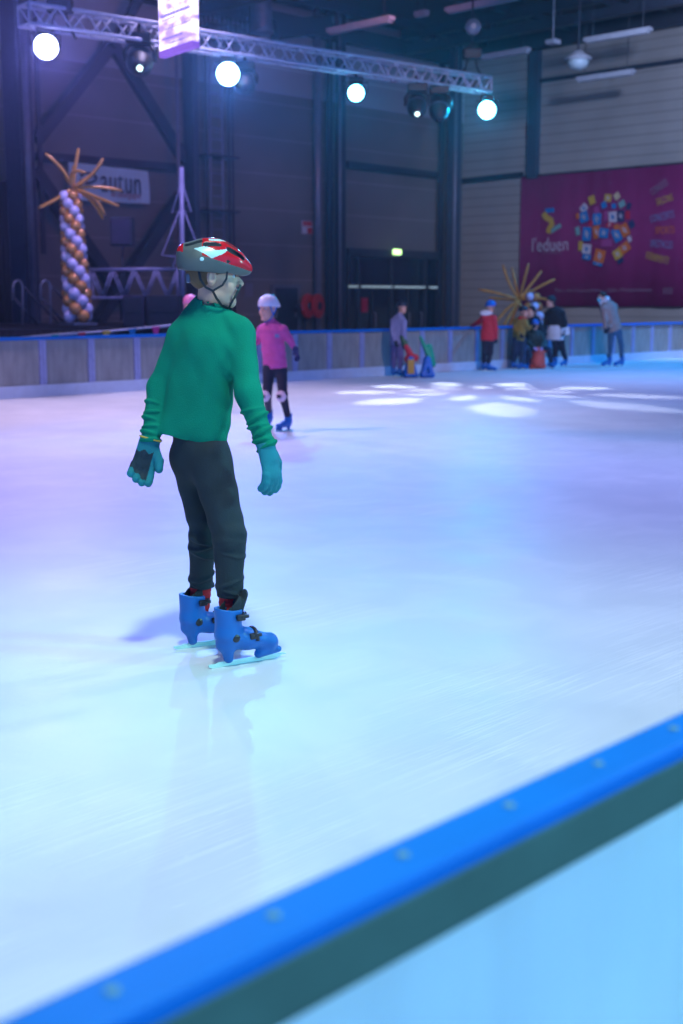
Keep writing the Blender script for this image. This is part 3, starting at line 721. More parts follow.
    T, W, H, F = person('person', 'adult in a black coat over a pale tunic and knitted hat, leaning over the children', d, dict(
        head=(550.5, 302), neck=(553.5, 310), pelvis=(557, 333), sha=(547.5, 314, .05), shb=(562, 313, -.05), ela=(545.5, 323, .0), elb=(565, 323, -.05), wra=(544, 331, -.1), wrb=(564, 331, -.15),
        hipa=(554.5, 335), hipb=(560.5, 335), kna=(555.5, 349), knb=(562.5, 349), anka=(555, 360, -.05), ankb=(565.5, 359, .1), hem=(556, 330)), s=.95, face=(-.95, -.35), top='blackcloth', bottom='black2', glove='black2', thick=.025, tthick=.012, hair='hairdark', cell=.012, hs=.92,
        foot=dict(a=-R3*.9-A3*.4, b=-R3*.6-A3*.7))
    d = W['pelvis'].dot(A3)
    S = SDF(.011, .02); S.cone(P(555.5, 328, d), P(555, 338, d), .17, .19, fr=F, ratio=.7); S.cut(P(555, 340, d), -Z3); sdf_obj('tunic', S, 'whitecloth', T)
    S = SDF(.009, .02); S.ell(H(-.015, 0, .055), [.108, .092, .085], H.ax()); S.cut(H(0, 0, .035), nz(-H.u+H.f*.2)); S.ell(H(-.06, 0, .13), [.03, .03, .03], H.ax()); sdf_obj('knitted_hat', S, 'charcoal', T)
    mb = MB(); a = P(561, 327, d-.22); mb.prism([P(561.5, 328.5, d-.2), P(562, 336, d-.2), P(570, 334, d-.16), P(569, 326.5, d-.16)], -A3, .03)
    tag(mb.build('paper_bag', 'whitecloth', None), 'crumpled white bag held by the adult in the black coat', 'bag')
    # beige jacket
    d = dG(613, 366.5)
    T, W, H, F = person('person', 'adult in a beige jacket, jeans and blue face mask bending forward apart from the group', d, dict(
        head=(602, 297), neck=(606.5, 304), pelvis=(615, 328), sha=(603.5, 309, -.1), shb=(614, 307, .1), ela=(605, 319, -.15), elb=(613, 319, .0), wra=(605.5, 327, -.2), wrb=(609.5, 327, -.15),
        hipa=(611.5, 331), hipb=(618.5, 331), kna=(610.5, 346, -.05), knb=(621.5, 346, .05), anka=(609.5, 359.5, -.05), ankb=(622, 359.5, .05), hem=(615, 331)), s=.95, face=(-.98, -.25), top='beige', bottom='jeans', glove='black2', thick=.034, tthick=.004, hair='hairdark', cell=.012, hs=.92,
        foot=dict(a=-R3*.95-A3*.3, b=-R3*.95-A3*.3))
    S = SDF(.008, .01); A = H.ax(); S.ell(H(.062, 0, -.055), [.052, .058, .055], A); S.cut(H(.02, 0, 0), -H.f); sdf_obj('face_mask', S, 'maskblue', T)
    S = SDF(.01, .02); S.cone(H(-.08, .08, -.05), H(-.02, 0, -.14), .06, .07); S.cone(H(-.08, -.08, -.05), H(-.02, 0, -.14), .06, .07); S.cone(H(-.11, .05, -.04), H(-.11, -.05, -.04), .055, .055); sdf_obj('hood', S, 'whitecloth', T)
people()
# skating aids beside the grey hoodie
def aid(px, seat, top, label, flip=1):
    g = PG(px, 377.5); T = thing('skating_aid', label, 'skating aid', g)
    S = SDF(.012, .03)
    for q in (-1, 1):
        S.cone(g+A3*.14*q-R3*.09+Z3*.05, g+A3*.14*q+R3*.09+Z3*.05, .045, .045)
        S.cone(g+A3*.14*q-R3*.08+Z3*.06, g+A3*.08*q-R3*.01*flip+Z3*.34, .045, .05); S.cone(g+A3*.14*q+R3*.08+Z3*.06, g+A3*.08*q+R3*.01*flip+Z3*.34, .045, .05)
    S.cone(g-A3*.08+Z3*.32, g+A3*.08+Z3*.32, .06, .06); S.cut(g+Z3*.004, -Z3)
    b = sdf_obj('runner_base', S, 'aidblue', T)
    return T, g
T, g = aid(410.5, 0, 0, 'blue runner skating aid with red seat back and yellow front nearest the grey hoodie')
S = SDF(.01, .02); S.cone(g+Z3*.36+R3*.02-A3*.0, g+Z3*.60-R3*.10, .09, .06, fr=(A3, R3, Z3), ratio=.7); S.cone(g+Z3*.34-R3*.04, g+Z3*.36+R3*.08, .08, .07); sdf_obj('seat_back', S, 'redjacket', T)
S = SDF(.01, .02); S.cone(g+Z3*.62-R3*.11, g+Z3*.74-R3*.16, .06, .045); sdf_obj('grip', S, 'aiddark', T)
mb = MB(); mb.box(g+Z3*.21-A3*.13+R3*.0, (.13, .14, .26), (R3, A3, Z3), 0, .02); mb.build('front_panel', 'aidyellow', T)
T, g = aid(427, 0, 0, 'blue runner skating aid with a green slanting seat back beside the red and yellow one')
S = SDF(.01, .02); S.cone(g+Z3*.72-R3*.12, g+Z3*.28+R3*.08, .045, .09, fr=(A3, nz(R3+Z3*.3), Z3), ratio=.7); S.cone(g+Z3*.55+R3*.03, g+Z3*.25+R3*.09, .07, .07); sdf_obj('seat_back', S, 'aidgreen', T)
# ------------------------------------------------------------------ ice
def ice_mat():
    m = bpy.data.materials.new('ice'); m.use_nodes = True; nt = m.node_tree; b = nt.nodes['Principled BSDF']; N = nt.nodes.new; Lk = nt.links.new
    tc = N('ShaderNodeTexCoord')
    def noise(scale, st, rot=0, det=4, dist=0):
        mp = N('ShaderNodeMapping'); mp.inputs['Scale'].default_value = st; mp.inputs['Rotation'].default_value = (0, 0, rot); Lk(tc.outputs['Object'], mp.inputs[0])
        n = N('ShaderNodeTexNoise'); n.inputs['Scale'].default_value = scale; n.inputs['Detail'].default_value = det; n.inputs['Distortion'].default_value = dist; Lk(mp.outputs[0], n.inputs['Vector']); return n.outputs[0]
    def ramp(s, p0, p1, c0, c1):
        r = N('ShaderNodeValToRGB'); r.color_ramp.elements[0].position = p0; r.color_ramp.elements[1].position = p1; r.color_ramp.elements[0].color = c0; r.color_ramp.elements[1].color = c1; Lk(s, r.inputs[0]); return r.outputs[0]
    def mul(a, bb, t=1, mode='MULTIPLY'):
        x = N('ShaderNodeMix'); x.data_type = 'RGBA'; x.blend_type = mode; x.inputs[0].default_value = t; Lk(a, x.inputs[6]); Lk(bb, x.inputs[7]); return x.outputs[2]
    base = ramp(noise(.35, (1, 1, 1), det=5), .35, .65, (.66, .70, .74, 1), (.74, .77, .80, 1))
    blot = ramp(noise(2.2, (1, 1, 1), det=8, dist=.6), .42, .62, (.93, .94, .95, 1), (1, 1, 1, 1))
    col = mul(base, blot)
    # skate scratches: thin lines of several directions
    tot = None
    for rot, sc in ((.3, 1.6), (1.25, 2.2), (-.5, 1.3), (2.2, 1.9), (.85, 3.0)):
        s = noise(5.0*sc, (.18, 9, 1), rot, 2, .55)
        l = ramp(s, .615, .66, (0, 0, 0, 1), (1, 1, 1, 1)); tot = l if tot is None else mul(tot, l, 1, 'LIGHTEN')
    brk = ramp(noise(1.1, (1, 1, 1), det=5), .48, .66, (0, 0, 0, 1), (1, 1, 1, 1))
    flk = mul(ramp(noise(16, (1, 2.4, 1), .4, 3, .8), .70, .75, (0, 0, 0, 1), (1, 1, 1, 1)), ramp(noise(.8, (1, 1, 1), det=3), .45, .6, (0, 0, 0, 1), (1, 1, 1, 1)))
    scr = mul(mul(tot, brk), flk, 1, 'LIGHTEN')
    x = N('ShaderNodeMix'); x.data_type = 'RGBA'; x.blend_type = 'MIX'; 
    mf = N('ShaderNodeMath'); mf.operation = 'MULTIPLY'; Lk(scr, mf.inputs[0]); mf.inputs[1].default_value = .40; Lk(mf.outputs[0], x.inputs[0]); Lk(col, x.inputs[6]); x.inputs[7].default_value = (.93, .94, .96, 1)
    Lk(x.outputs[2], b.inputs['Base Color'])
    rr = N('ShaderNodeMapRange'); rr.inputs['To Min'].default_value = .36; rr.inputs['To Max'].default_value = .55; Lk(noise(3, (1, 1, 1), det=6), rr.inputs['Value']); Lk(rr.outputs[0], b.inputs['Roughness'])
    b.inputs['Specular IOR Level'].default_value = .25
    ad = N('ShaderNodeMath'); ad.operation = 'ADD'; Lk(noise(30, (1, 1, 1), det=6), ad.inputs[0]); Lk(scr, ad.inputs[1])
    bp = N('ShaderNodeBump'); bp.inputs['Strength'].default_value = .22; bp.inputs['Distance'].default_value = .004; Lk(ad.outputs[0], bp.inputs['Height']); Lk(bp.outputs[0], b.inputs['Normal'])
    return m
M['ice'] = ice_mat()
YF = .66
mb = MB(); mb.box(((XW-16)/2-.4, (YB+YF)/2+.0, -.06), (XW+14, YB-YF+.1, .12)); o = mb.build('ice_rink', 'ice'); o['kind'] = 'structure'
mb = MB(); mb.box((9, 10, FLOOR-.1), (54, 40, .2)); struct(mb.build('floor', 'concrete'))
# ------------------------------------------------------------------ rink barriers
def frost():
    m = mat('frosted_sheet', (.30, .30, .29), .28, vary=.22, scale=3.0, bump=.15, bscale=14, stretch=(3.2, 1, .8), spec=.5); b = m.node_tree.nodes['Principled BSDF']
    b.inputs['Alpha'].default_value = .86; return m
M['sheet'] = frost()
mm('nearsheet', (.72, .85, .88), .35, vary=.12, scale=1.5, bump=.15, bscale=10, stretch=(5, 1, .5))
ZT = .885
names = ['first', 'second', 'third', 'fourth', 'fifth', 'sixth', 'seventh', 'eighth', 'ninth', 'tenth', 'eleventh', 'twelfth', 'thirteenth', 'fourteenth', 'fifteenth', 'sixteenth', 'seventeenth', 'eighteenth', 'nineteenth', 'twentieth', 'twenty-first', 'twenty-second', 'twenty-third', 'twenty-fourth', 'twenty-fifth', 'twenty-sixth']
x43 = PY(43, 395, YB).x; x91 = PY(91, 393, YB).x; pitchx = 1.04
posts = []; 
pxs = [-60, -4, 43, 91, 137, 178, 216, 257, 292, 328, 361, 392, 421, 450, 480, 504, 530, 556, 582, 604, 625, 641, 681]
xs = [PY(p, 360, YB).x for p in pxs]
# even spacing that follows the posts seen in the photo
step = (PY(478, 340, YB).x-PY(43, 340, YB).x)/12.0
x0 = PY(43, 340, YB).x-step*3
k = 0
for i in range(26):
    xa = x0+step*i; xb = xa+step
    if xa > XW-1.6: break
    xb = min(xb, XW-.8)
    T = thing('barrier_panel', 'rink barrier panel with a frosted sheet, %s from the left end of the far barrier' % names[i], 'barrier', ((xa+xb)/2, YB+.04, 0), 'far rink barrier panels')
    mb = MB(); mb.box(((xa+xb)/2, YB+.05, .50), (xb-xa-.09, .012, .66)); mb.build('sheet', 'sheet', T)
    for xx in (xa+.03, xb-.03): mb = MB(); mb.box((xx, YB+.04, .50), (.055, .05, .70), bev=.006); mb.build('frame_post', 'alu', T)
    mb = MB(); mb.bar((xa+.1, YB+.09, .75), (xa+.1, YB+.55, 0.0), .04, .04); mb.bar((xa+.1, YB+.52, .01), (xa+.1, YB+.1, .01), .04, .03); mb.build('rear_brace', 'alu', T)
x1 = xb
mb = MB(); mb.box(((x0+x1)/2, YB+.04, ZT-.025), (x1-x0, .10, .05), bev=.012); tag(mb.build('top_rail', 'railblue'), 'long blue rail capping the far rink barrier', 'rail')
mb = MB(); mb.box(((x0+x1)/2, YB+.02, .09), (x1-x0, .03, .175), bev=.006); tag(mb.build('kick_plate', 'kick'), 'pale blue kick plate along the foot of the far rink barrier', 'kick plate')
# near barrier: rail, grey beam, sheet
NX0, NX1 = -1.6, 6.5
zn = ZT; RTK = .022
yT = PG(683, 708, zn).y
def yat(px, py, z): return PG(px, py, z).y
yin = (yat(683, 762, zn-RTK)+yat(160, 1024, zn-RTK))/2
yT = (yT+PG(340, 868, zn).y)/2
w_ = yT-yin; cx = (NX0+NX1)/2
NB = thing('near_barrier', 'blue topped rink barrier crossing the lower corner close to the camera', 'barrier', (cx, yT-w_/2, FLOOR))
mb = MB(); mb.box((cx, yT-w_/2, zn-RTK/2), (NX1-NX0, w_, RTK), bev=.006); tr = mb.build('top_rail', 'railblue', NB)
for i in range(40):
    xx = NX0+.12+i*.165
    mb = MB(); mb.lathe((xx, yT-w_*.45, zn), [(.006, -.002), (.006, .0012), (.003, .002)], 12); mb.build('screw', 'b_te', tr)
yface = yin+.003
def zat(px, py, y):
    a_, u_ = ray(px, py); return CH+y/(FW[1]+a_*RT[1])*u_
zb2 = (zat(683, 803, yface)+zat(290, 1024, yface))/2
mb = MB(); mb.box((cx, yface+.016, (zn-RTK+zb2)/2), (NX1-NX0, .032, zn-RTK-zb2), bev=.003); mb.build('frame_beam', 'railgrey', NB)
mb = MB(); mb.box((cx, yface+.020, (zb2+FLOOR)/2), (NX1-NX0, .012, zb2-FLOOR)); mb.build('sheet', 'nearsheet', NB)
for xx in (-1.4, .1, 3.4, 5.2): mb = MB(); mb.box((xx, yface+.040, (zb2+FLOOR)/2), (.05, .026, zb2-FLOOR)); mb.build('post', 'railgrey', NB)
nt = M['nearsheet'].node_tree; b_ = nt.nodes['Principled BSDF']; tl_ = nt.nodes.new('ShaderNodeBsdfTranslucent'); tl_.inputs[0].default_value = (.75, .92, .97, 1)
mx_ = nt.nodes.new('ShaderNodeMixShader'); mx_.inputs[0].default_value = .6; nt.links.new(b_.outputs[0], mx_.inputs[1]); nt.links.new(tl_.outputs[0], mx_.inputs[2]); nt.links.new(mx_.outputs[0], nt.nodes['Material Output'].inputs[0])
# ------------------------------------------------------------------ the hall
mb = MB(); mb.box((9, YW+.15, 4.8), (50.3, .3, 10.4)); struct(mb.build('wall_back', 'wallback'))
mb = MB(); mb.box((XW+.15, 10, 4.8), (.3, 38, 10.4)); struct(mb.build('wall_right', 'wallright'))
mb = MB(); mb.box((9, 9.4, ZC+.1), (51, 37.2, .2)); struct(mb.build('ceiling', 'roof'))
def column(pa, pb, y, name, label, m, depth=.35, z1=ZC, z0=FLOOR, yref=180):
    xa = PY(pa, yref, y+depth).x; xb = PY(pb, yref, y).x
    if xb-xa < .15: depth *= .3; xa = PY(pa, yref, y+depth).x
    mb = MB(); mb.box(((xa+xb)/2, y+depth/2, (z0+z1)/2), (xb-xa, depth, z1-z0), bev=.02)
    o = mb.build(name, m); tag(o, label, 'column'); return o
column(6, 36, YW-.75, 'steel_column', 'broad dark column beside the black curtain', 'steelblue', .70)
column(184, 200, YW-.5, 'steel_column', 'dark column left of the caged ladder', 'steelblue', .45)
column(326, 333, YW-.5, 'steel_column', 'slim dark column right of the hose reels', 'steeldark', .45)
column(335, 346, YW-.6, 'steel_column', 'dark column at the left side of the glazed entrance', 'steeldark', .55)
column(438, 444, YW-.3, 'steel_column', 'slim dark column at the right side of the glazed entrance', 'steeldark', .25)
column(447, 461, YW-.8, 'steel_column', 'thick dark column in the corner of the hall', 'steelblue', .75)
column(38, 44, YW-.45, 'hanging_post', 'dark post ending above the stage stair rails', 'steeldark', .2, z0=PY(41, 254, YW-.45).z)
def pipe(px, y, r, name, label, m='pipe', z0=FLOOR, z1=ZC, yref=180, cat='pipe'):
    x = PY(px, yref, y).x; mb = MB(); mb.tube([(x, y, z0+.001), (x, y, z1-.001)], r, 12)
    return tag(mb.build(name, m, None, True), label, cat)
pipe(29, YW-.95, .07, 'drain_pipe', 'pale pipe on the face of the broad left column')
pipe(178.8, YW-.5, .05, 'drain_pipe', 'thin pale pipe left of the ladder column')
pipe(317.8, YW-.35, .11, 'drain_pipe', 'wide pale pipe beside the hose reels')
pipe(340, YW-.7, .045, 'drain_pipe', 'thin pipe on the entrance column')
pipe(455, YW-.88, .05, 'drain_pipe', 'thin pipe on the corner column')
# X bracing and beams on the left wall
def beam(p, q, w, name, label, m='steeldark', cat='beam'):
    mb = MB(); mb.bar(p, q, w, w); return tag(mb.build(name, m), label, cat)
y = YW-.3
beam(PY(36, 140, y), PY(112, 44, y), .29, 'brace_beam', 'diagonal brace rising from the broad column to the truss')
beam(PY(110, 42, y+.23), PY(184, 161, y+.23), .29, 'brace_beam', 'diagonal brace falling toward the ladder column')
beam(PY(34, 170, y), PY(124, 300, y), .29, 'brace_beam', 'diagonal brace passing down behind the balloon column')
beam(PY(181, 196, y-.25), PY(97, 322, y-.25), .29, 'brace_beam', 'diagonal brace passing down behind the tall loudspeaker')
beam(PY(112, 46, y-.24), PY(146, -14, y-.24), .20, 'brace_beam', 'diagonal brace above the truss at the upper left')
beam(PY(36, 156, YW-.12), PY(181, 168, YW-.12), .2, 'wall_beam', 'horizontal beam behind the white town banner')
beam(PY(347, 164.5, YW-.12), PY(437, 175.5, YW-.12), .2, 'wall_beam', 'horizontal beam high above the glazed entrance')
o = beam(PX(463, 181, XW-.1), PX(522, 174.5, XW-.1), .16, 'wall_beam', 'short horizontal beam left of the maroon banner')
beam(PX(540, 81, XW-.1), PX(684, 60, XW-.1), .12, 'wall_beam', 'thin horizontal rail across the pale right wall')
# right wall column
xa = PX(528.5, 90, XW-.22).y; xb = PX(537.5, 90, XW-.22).y; zc0 = PX(533, 178, XW-.22).z
mb = MB(); mb.box((XW-.12, (xa+xb)/2, (ZC+zc0)/2), (.22, abs(xb-xa), ZC-zc0)); tag(mb.build('steel_column', 'steelblue'), 'dark column rising above the maroon banner', 'column')
# glazed entrance
yd = YW-.12
E0, E1 = PY(345, 300, yd).x, PY(438, 300, yd).x; zt = PY(392, 250, yd).z; zm = PY(392, 258, yd).z; zs = PY(392, 287, yd).z
T = thing('glazed_entrance', 'dark glazed entrance with double doors and a transom row in the corner bay', 'door', ((E0+E1)/2, yd, FLOOR))
mb = MB(); mb.box(((E0+E1)/2, yd, (zm+FLOOR)/2), (E1-E0, .04, zm-FLOOR)); mb.build('glass', 'doorglass', T)
mb = MB(); mb.box(((E0+E1)/2, yd-.08, (zt+zm)/2), (E1-E0, .2, zt-zm), bev=.01)
for p in (347, 357, 390, 424, 436): xx = PY(p, 290, yd).x; mb.box((xx, yd-.05, (zm+FLOOR)/2), (.09, .08, zm-FLOOR))
for p in (371, 407): xx = PY(p, 290, yd).x; mb.box((xx, yd-.05, (zs+FLOOR)/2), (.05, .06, zs-FLOOR))
mb.box(((E0+E1)/2, yd-.05, zs), (E1-E0, .1, .14)); mb.build('frame', 'doorframe', T)
for (a, b) in ((346, 355), (359, 389), (392, 422), (427, 437.5)):
    mb = MB(); xa = PY(a, 287, yd).x; xb = PY(b, 287, yd).x; mb.box(((xa+xb)/2, yd-.12, zs), (xb-xa, .05, .055)); tag(mb.build('transom_reflection', 'reflglow', T), 'pale reflection on the transom put in as glow')  # light reflected on the transom, put in as weakly glowing strips
for (a, zz) in ((372, 0), (406, 0), (418, 0)):
    mb = MB(); xa = PY(a, 320, yd).x; mb.tube([(xa, yd-.10, .55), (xa, yd-.16, .6), (xa, yd-.16, 1.0), (xa, yd-.10, 1.05)], .02, 8); mb.build('door_handle', 'pipe', T, True)
mb = MB(); mb.box(PY(364.5, 305, yd-.06), (.28, .02, .45)); mb.build('notice', 'b_re', T)
mb = MB(); c = PY(397, 252, YW-.33); mb.box(c, (.34, .10, .17), bev=.03); tag(mb.build('exit_sign', 'exit'), 'small glowing green exit sign over the glazed entrance', 'sign')
# service door, posters, reels
yq = YW-.08
xa, xb = PY(274, 310, yq).x, PY(297, 310, yq).x; zt_ = PY(285, 288, yq).z
T = thing('service_door', 'plain dark service door behind the girl in pink', 'door', ((xa+xb)/2, yq, FLOOR))
mb = MB(); mb.box(((xa+xb)/2, yq, (zt_+FLOOR)/2), (xb-xa, .08, zt_-FLOOR)); mb.build('door_leaf', 'steeldark', T)
mb = MB(); mb.box(((xa+xb)/2, yq, zt_+.05), (xb-xa+.2, .12, .1)); mb.box((xa-.05, yq, (zt_+FLOOR)/2), (.1, .12, zt_-FLOOR)); mb.box((xb+.05, yq, (zt_+FLOOR)/2), (.1, .12, zt_-FLOOR)); mb.build('door_frame', 'lightcol', T)
mb = MB(); mb.box((xb-.12, yq-.07, 1.0), (.03, .06, .14), bev=.008); mb.build('handle', 'pipe', T)
for px, py, w, h, lab, m in ((282, 312, .42, .5, 'pale notice board on the wall right of the white helmet', 'paper'), (249, 290, .3, .4, 'small pale poster on the wall just right of the helmeted face', 'notice')):
    mb = MB(); mb.box(PY(px, py, YW-.012), (w, .02, h), bev=.004); tag(mb.build('notice', m), lab, 'notice')
T = thing('safety_sign', 'small red and white safety sign on the wall above the hose reels', 'sign', PY(307, 228, YW-.012))
c = PY(307, 227.5, YW-.012); mb = MB(); mb.box(c, (.42, .02, .38)); mb.build('plate', 'paper', T)
mb = MB(); mb.box(c+V((.1, -.012, -.09)), (.2, .01, .18)); mb.box(c+V((0, -.012, .11)), (.38, .01, .13)); mb.build('red_field', 'signred', T)
for px, lab in ((308, 'left dark red hose reel of the pair on the wall'), (318, 'right dark red hose reel of the pair on the wall')):
    c = PY(px, 306, YW-.62); T = thing('hose_reel', lab, 'hose reel', (c.x, c.y, c.z-.36), 'wall hose reels'); ax_ = nz(V((.33, -.95, 0)))
    mb = MB(); mb.lathe(c, [(.34, -.05), (.36, -.04), (.36, -.03), (.34, -.02), (.34, .02), (.36, .03), (.36, .04), (.34, .05)], 24, ax_); mb.build('drum', 'reel', T)
    mb = MB(); mb.lathe(c, [(.12, .05), (.12, .09), (.08, .10)], 24, ax_); mb.build('hub', 'blackcloth', T)
    mb = MB(); mb.bar(c, (c.x, YW-.01, c.z), .06, .06); mb.bar((c.x+.02, c.y+.16, c.z), (c.x+.02, c.y+.16, FLOOR+.4), .05, .05); mb.build('bracket', 'steeldark', T)
# caged ladder and cables
xl = PY(217, 180, YW-.45).x; T = thing('caged_ladder', 'tall wall ladder with cable runs between the columns', 'ladder', (xl, YW-.4, FLOOR))
mb = MB()
for s_ in (-.22, .22): mb = MB(); mb.tube([(xl+s_, YW-.45, FLOOR+.01), (xl+s_, YW-.45, ZC-.01)], .035, 8); mb.build('rail', 'pipe', T, True)
z = FLOOR+.3
while z < ZC-.2: mb = MB(); mb.tube([(xl-.22, YW-.45, z), (xl+.22, YW-.45, z)], .016, 6); z += .3; mb.build('rung', 'pipe', T, True)
for zz in (PY(217, 156, YW-.5).z, PY(217, 211, YW-.5).z):
    mb = MB(); mb.box((xl+.15, YW-.3, zz), (1.15, .55, .05), bev=.01); mb.build('wall_bracket', 'steeldark', T)
for i, p in enumerate((229, 233, 207)):
    pipe(p, YW-.25, .03, 'cable_conduit', ['dark cable run right of the ladder', 'outer dark cable run right of the ladder', 'dark cable run left of the ladder'][i], 'steeldark')
# curtain
mb = MB(); n = 40; pts = []
xa = PY(-40, 250, 24.5).x; xb = PY(11, 250, 24.5).x; z1 = PY(5, 181, 24.5).z
front = [V((xa+(xb-xa)*i/n, 24.5+.06*math.sin(i*1.3), 0)) for i in range(n+1)]
vs = [V((p.x, p.y, z)) for z in (FLOOR, z1) for p in front]+[V((p.x, p.y+.03, z)) for z in (FLOOR, z1) for p in front]
m1 = n+1; fs = []
for i in range(n): fs += [(i, i+1, m1+i+1, m1+i), (2*m1+i+1, 2*m1+i, 3*m1+i, 3*m1+i+1), (m1+i, m1+i+1, 3*m1+i+1, 3*m1+i), (i+1, i, 2*m1+i, 2*m1+i+1)]
fs += [(0, m1, 3*m1, 2*m1), (n, 2*m1+n, 3*m1+n, m1+n)]
mb.add(vs, fs); tag(mb.build('stage_curtain', 'curtain', None, True), 'tall black drape at the far left beside the stage', 'curtain')
# ------------------------------------------------------------------ stage
YS = 18.9; zst = PY(60, 328.5, YS).z; xs0 = PY(-60, 330, YS).x; xs1 = PY(240, 330, YS).x
T = thing('stage', 'low stage with a black skirt behind the left part of the barrier', 'stage', ((xs0+xs1)/2, YS+2.5, FLOOR))
mb = MB(); mb.box(((xs0+xs1)/2, YS+2.5, zst-.06), (xs1-xs0, 5, .12)); mb.build('deck', 'black', T)
mb = MB(); N_ = 160
for i in range(N_):
    pass
fr_ = [V((xs0+(xs1-xs0)*i/N_, YS-.03+.025*math.sin(i*1.9), 0)) for i in range(N_+1)]
vs = [V((p.x, p.y, z)) for z in (FLOOR, zst-.01) for p in fr_]; vs += [V((p.x, p.y+.02, p.z)) for p in vs]; m1 = N_+1
fs = []
for i in range(N_): fs += [(i, i+1, m1+i+1, m1+i), (2*m1+i+1, 2*m1+i, 3*m1+i, 3*m1+i+1), (m1+i, m1+i+1, 3*m1+i+1, 3*m1+i)]
mb.add(vs, fs); mb.build('skirt', 'curtain', T, True)
for xx in np.linspace(xs0+.2, xs1-.2, 8):
    for yy in (YS+.2, YS+4.8): mb = MB(); mb.box((xx, yy, (FLOOR+zst-.12)/2), (.08, .08, zst-.12-FLOOR)); mb.build('leg', 'steeldark', T)
# step handrails
def railing(p0, label, Yr):
    T = thing('stair_handrail', label, 'handrail', (PY(p0, 320, Yr).x, Yr, PY(p0, 328, Yr).z))
    a = [PY(p0+x, z, Yr) for x, z in ((0, 300), (0, 286), (1.5, 281.5), (5, 280.5), (8, 282), (9.5, 287), (9.5, 327))]
    mb = MB(); mb.tube(a, .028, 8); mb.build('hoop', 'pipe', T, True)
    mb = MB(); mb.tube([PY(p0, 297, Yr), PY(p0+26, 326, Yr)], .028, 8); mb.tube([PY(p0+11, 287, Yr), PY(p0+46, 324, Yr)], .022, 8); mb.build('sloping_rail', 'steeldark', T, True)
railing(13, 'curved metal stair handrail nearest the black drape', 22.6)
railing(41, 'curved metal stair handrail just left of the balloon column', 22.6)
# bunting
T = thing('bunting', 'string of small coloured pennants strung above the far barrier', 'bunting', PY(100, 334, YB+.5))
mb = MB(); cp = [(-20, 340), (20, 338.2), (60, 334.5), (106, 331.5), (140, 328.6), (177, 325), (215, 318)]; mb.tube([PY(a, b, YB+.5) for a, b in cp], .022, 6); mb.build('cord', 'cord', T, True)
for px, py, w, h, m in ((28, 337.4, 8, 2.2, 'flagpink'), (55, 335, 9, 2.4, 'flaggreen'), (82, 333, 9, 4, 'flagred'), (106.5, 331, 9, 6, 'flagyellow'), (132.5, 329, 8, 7, 'flagblue'), (156, 326.8, 8, 8, 'flagpink')):
    mb = MB(); mb.prism([PY(px-w/2, py, YB+.47), PY(px-w/5, py+h, YB+.47), PY(px+w/5, py+h, YB+.47), PY(px+w/2, py-.6, YB+.47)], (0, -1, 0), .01); mb.build('pennant', m, T)
# balloon columns
def balloon_mesh(r, m):
    mb = MB(); prof = [(r*math.sin(t)*(1 if t > 1.4 else 1), r*(-math.cos(t))*1.06) for t in np.linspace(.02, math.pi-.02, 13)]
    mb.lathe((0, 0, 0), prof, 18); me = bpy.data.meshes.new('balloon'); me.from_pydata(mb.v, [], mb.f); me.materials.append(M[m])
    me.polygons.foreach_set('use_smooth', np.ones(len(me.polygons), dtype=bool)); return me
BW = balloon_mesh(.114, 'pearl'); BG = balloon_mesh(.114, 'gold')
def balloon_column(bot, top, rad0, rad1, label, nr, loops, ndirs=None, blen=1.0, cen=None, sc0=1.0, sc1=.8, phase=0):
    T = thing('balloon_column', label, 'balloon decoration', bot)
    ax_ = (top-bot)
    for i in range(nr):
        t = i/(nr-1); c = bot+ax_*t; rr = rad0+(rad1-rad0)*t; sc = sc0+(sc1-sc0)*t
        for k in range(4):
            a = k*math.pi/2-i*.80*loops+phase
            o = bpy.data.objects.new('balloon', BW if k in (0, ) or (k == 2 and i % 1 == 0 and False) else BG)
            if k == 2: o.data = BW
            C.objects.link(o); o.parent = T; o.location = c+V((math.cos(a)*rr, math.sin(a)*rr, 0))-bot; o.scale = (sc, sc, sc); o.rotation_euler = (rng.rand()*.6, rng.rand()*.6, rng.rand()*3)
    mb = MB(); mb.tube([bot+Z3*-.12, top+Z3*.2], .03, 8); mb.box(bot-Z3*.14, (.5, .5, .04), bev=.01); mb.build('pole', 'pipe', T, True)
    for j, (dx, dz, da, cv) in enumerate(ndirs):
        mb = MB(); pts = []
        L = math.sqrt(dx*dx+dz*dz); pr = V((0, 0, 1)).cross(R3)
        for q in np.linspace(0, 1, 9):
            pts.append(cen+R3*dx*q+Z3*dz*q+A3*da*q+(Z3*(dx/L)-R3*(dz/L))*cv*math.sin(q*math.pi)*L)
        r = .032*blen; mb.tube(pts, [r*.6]+[r]*7+[r*.55], 9); mb.build('long_balloon', 'goldlong', T, True)
    return T
dB = 22.6; pm = 1250*.99/dB
bot = P(78, 316, dB); top = P(70.5, 196, dB); cen = P(73, 188, dB)
nd = [((a-73)/pm*1.0, (188-b)/pm, da, cv) for a, b, da, cv in ((80, 151, 0, .02), (50, 157, -.2, -.08), (104, 161, -.1, -.08), (43, 208, -.3, .03), (121, 207, -.5, .0), (117, 189, .3, .05), (104, 218, -.3, .1), (101, 213, .2, .16), (71, 166, .3, 0), (91, 172, .3, 0), (88, 175, -.2, .5), (62, 175, .3, .0))]
balloon_column(bot, top, .170, .120, 'tall white and gold twisted balloon column on the stage', 17, 1, nd, 1.0, cen, 1.0, .78)
dB2 = 31.0; pm = 1250*.99/dB2; cen = P(519, 300, dB2)
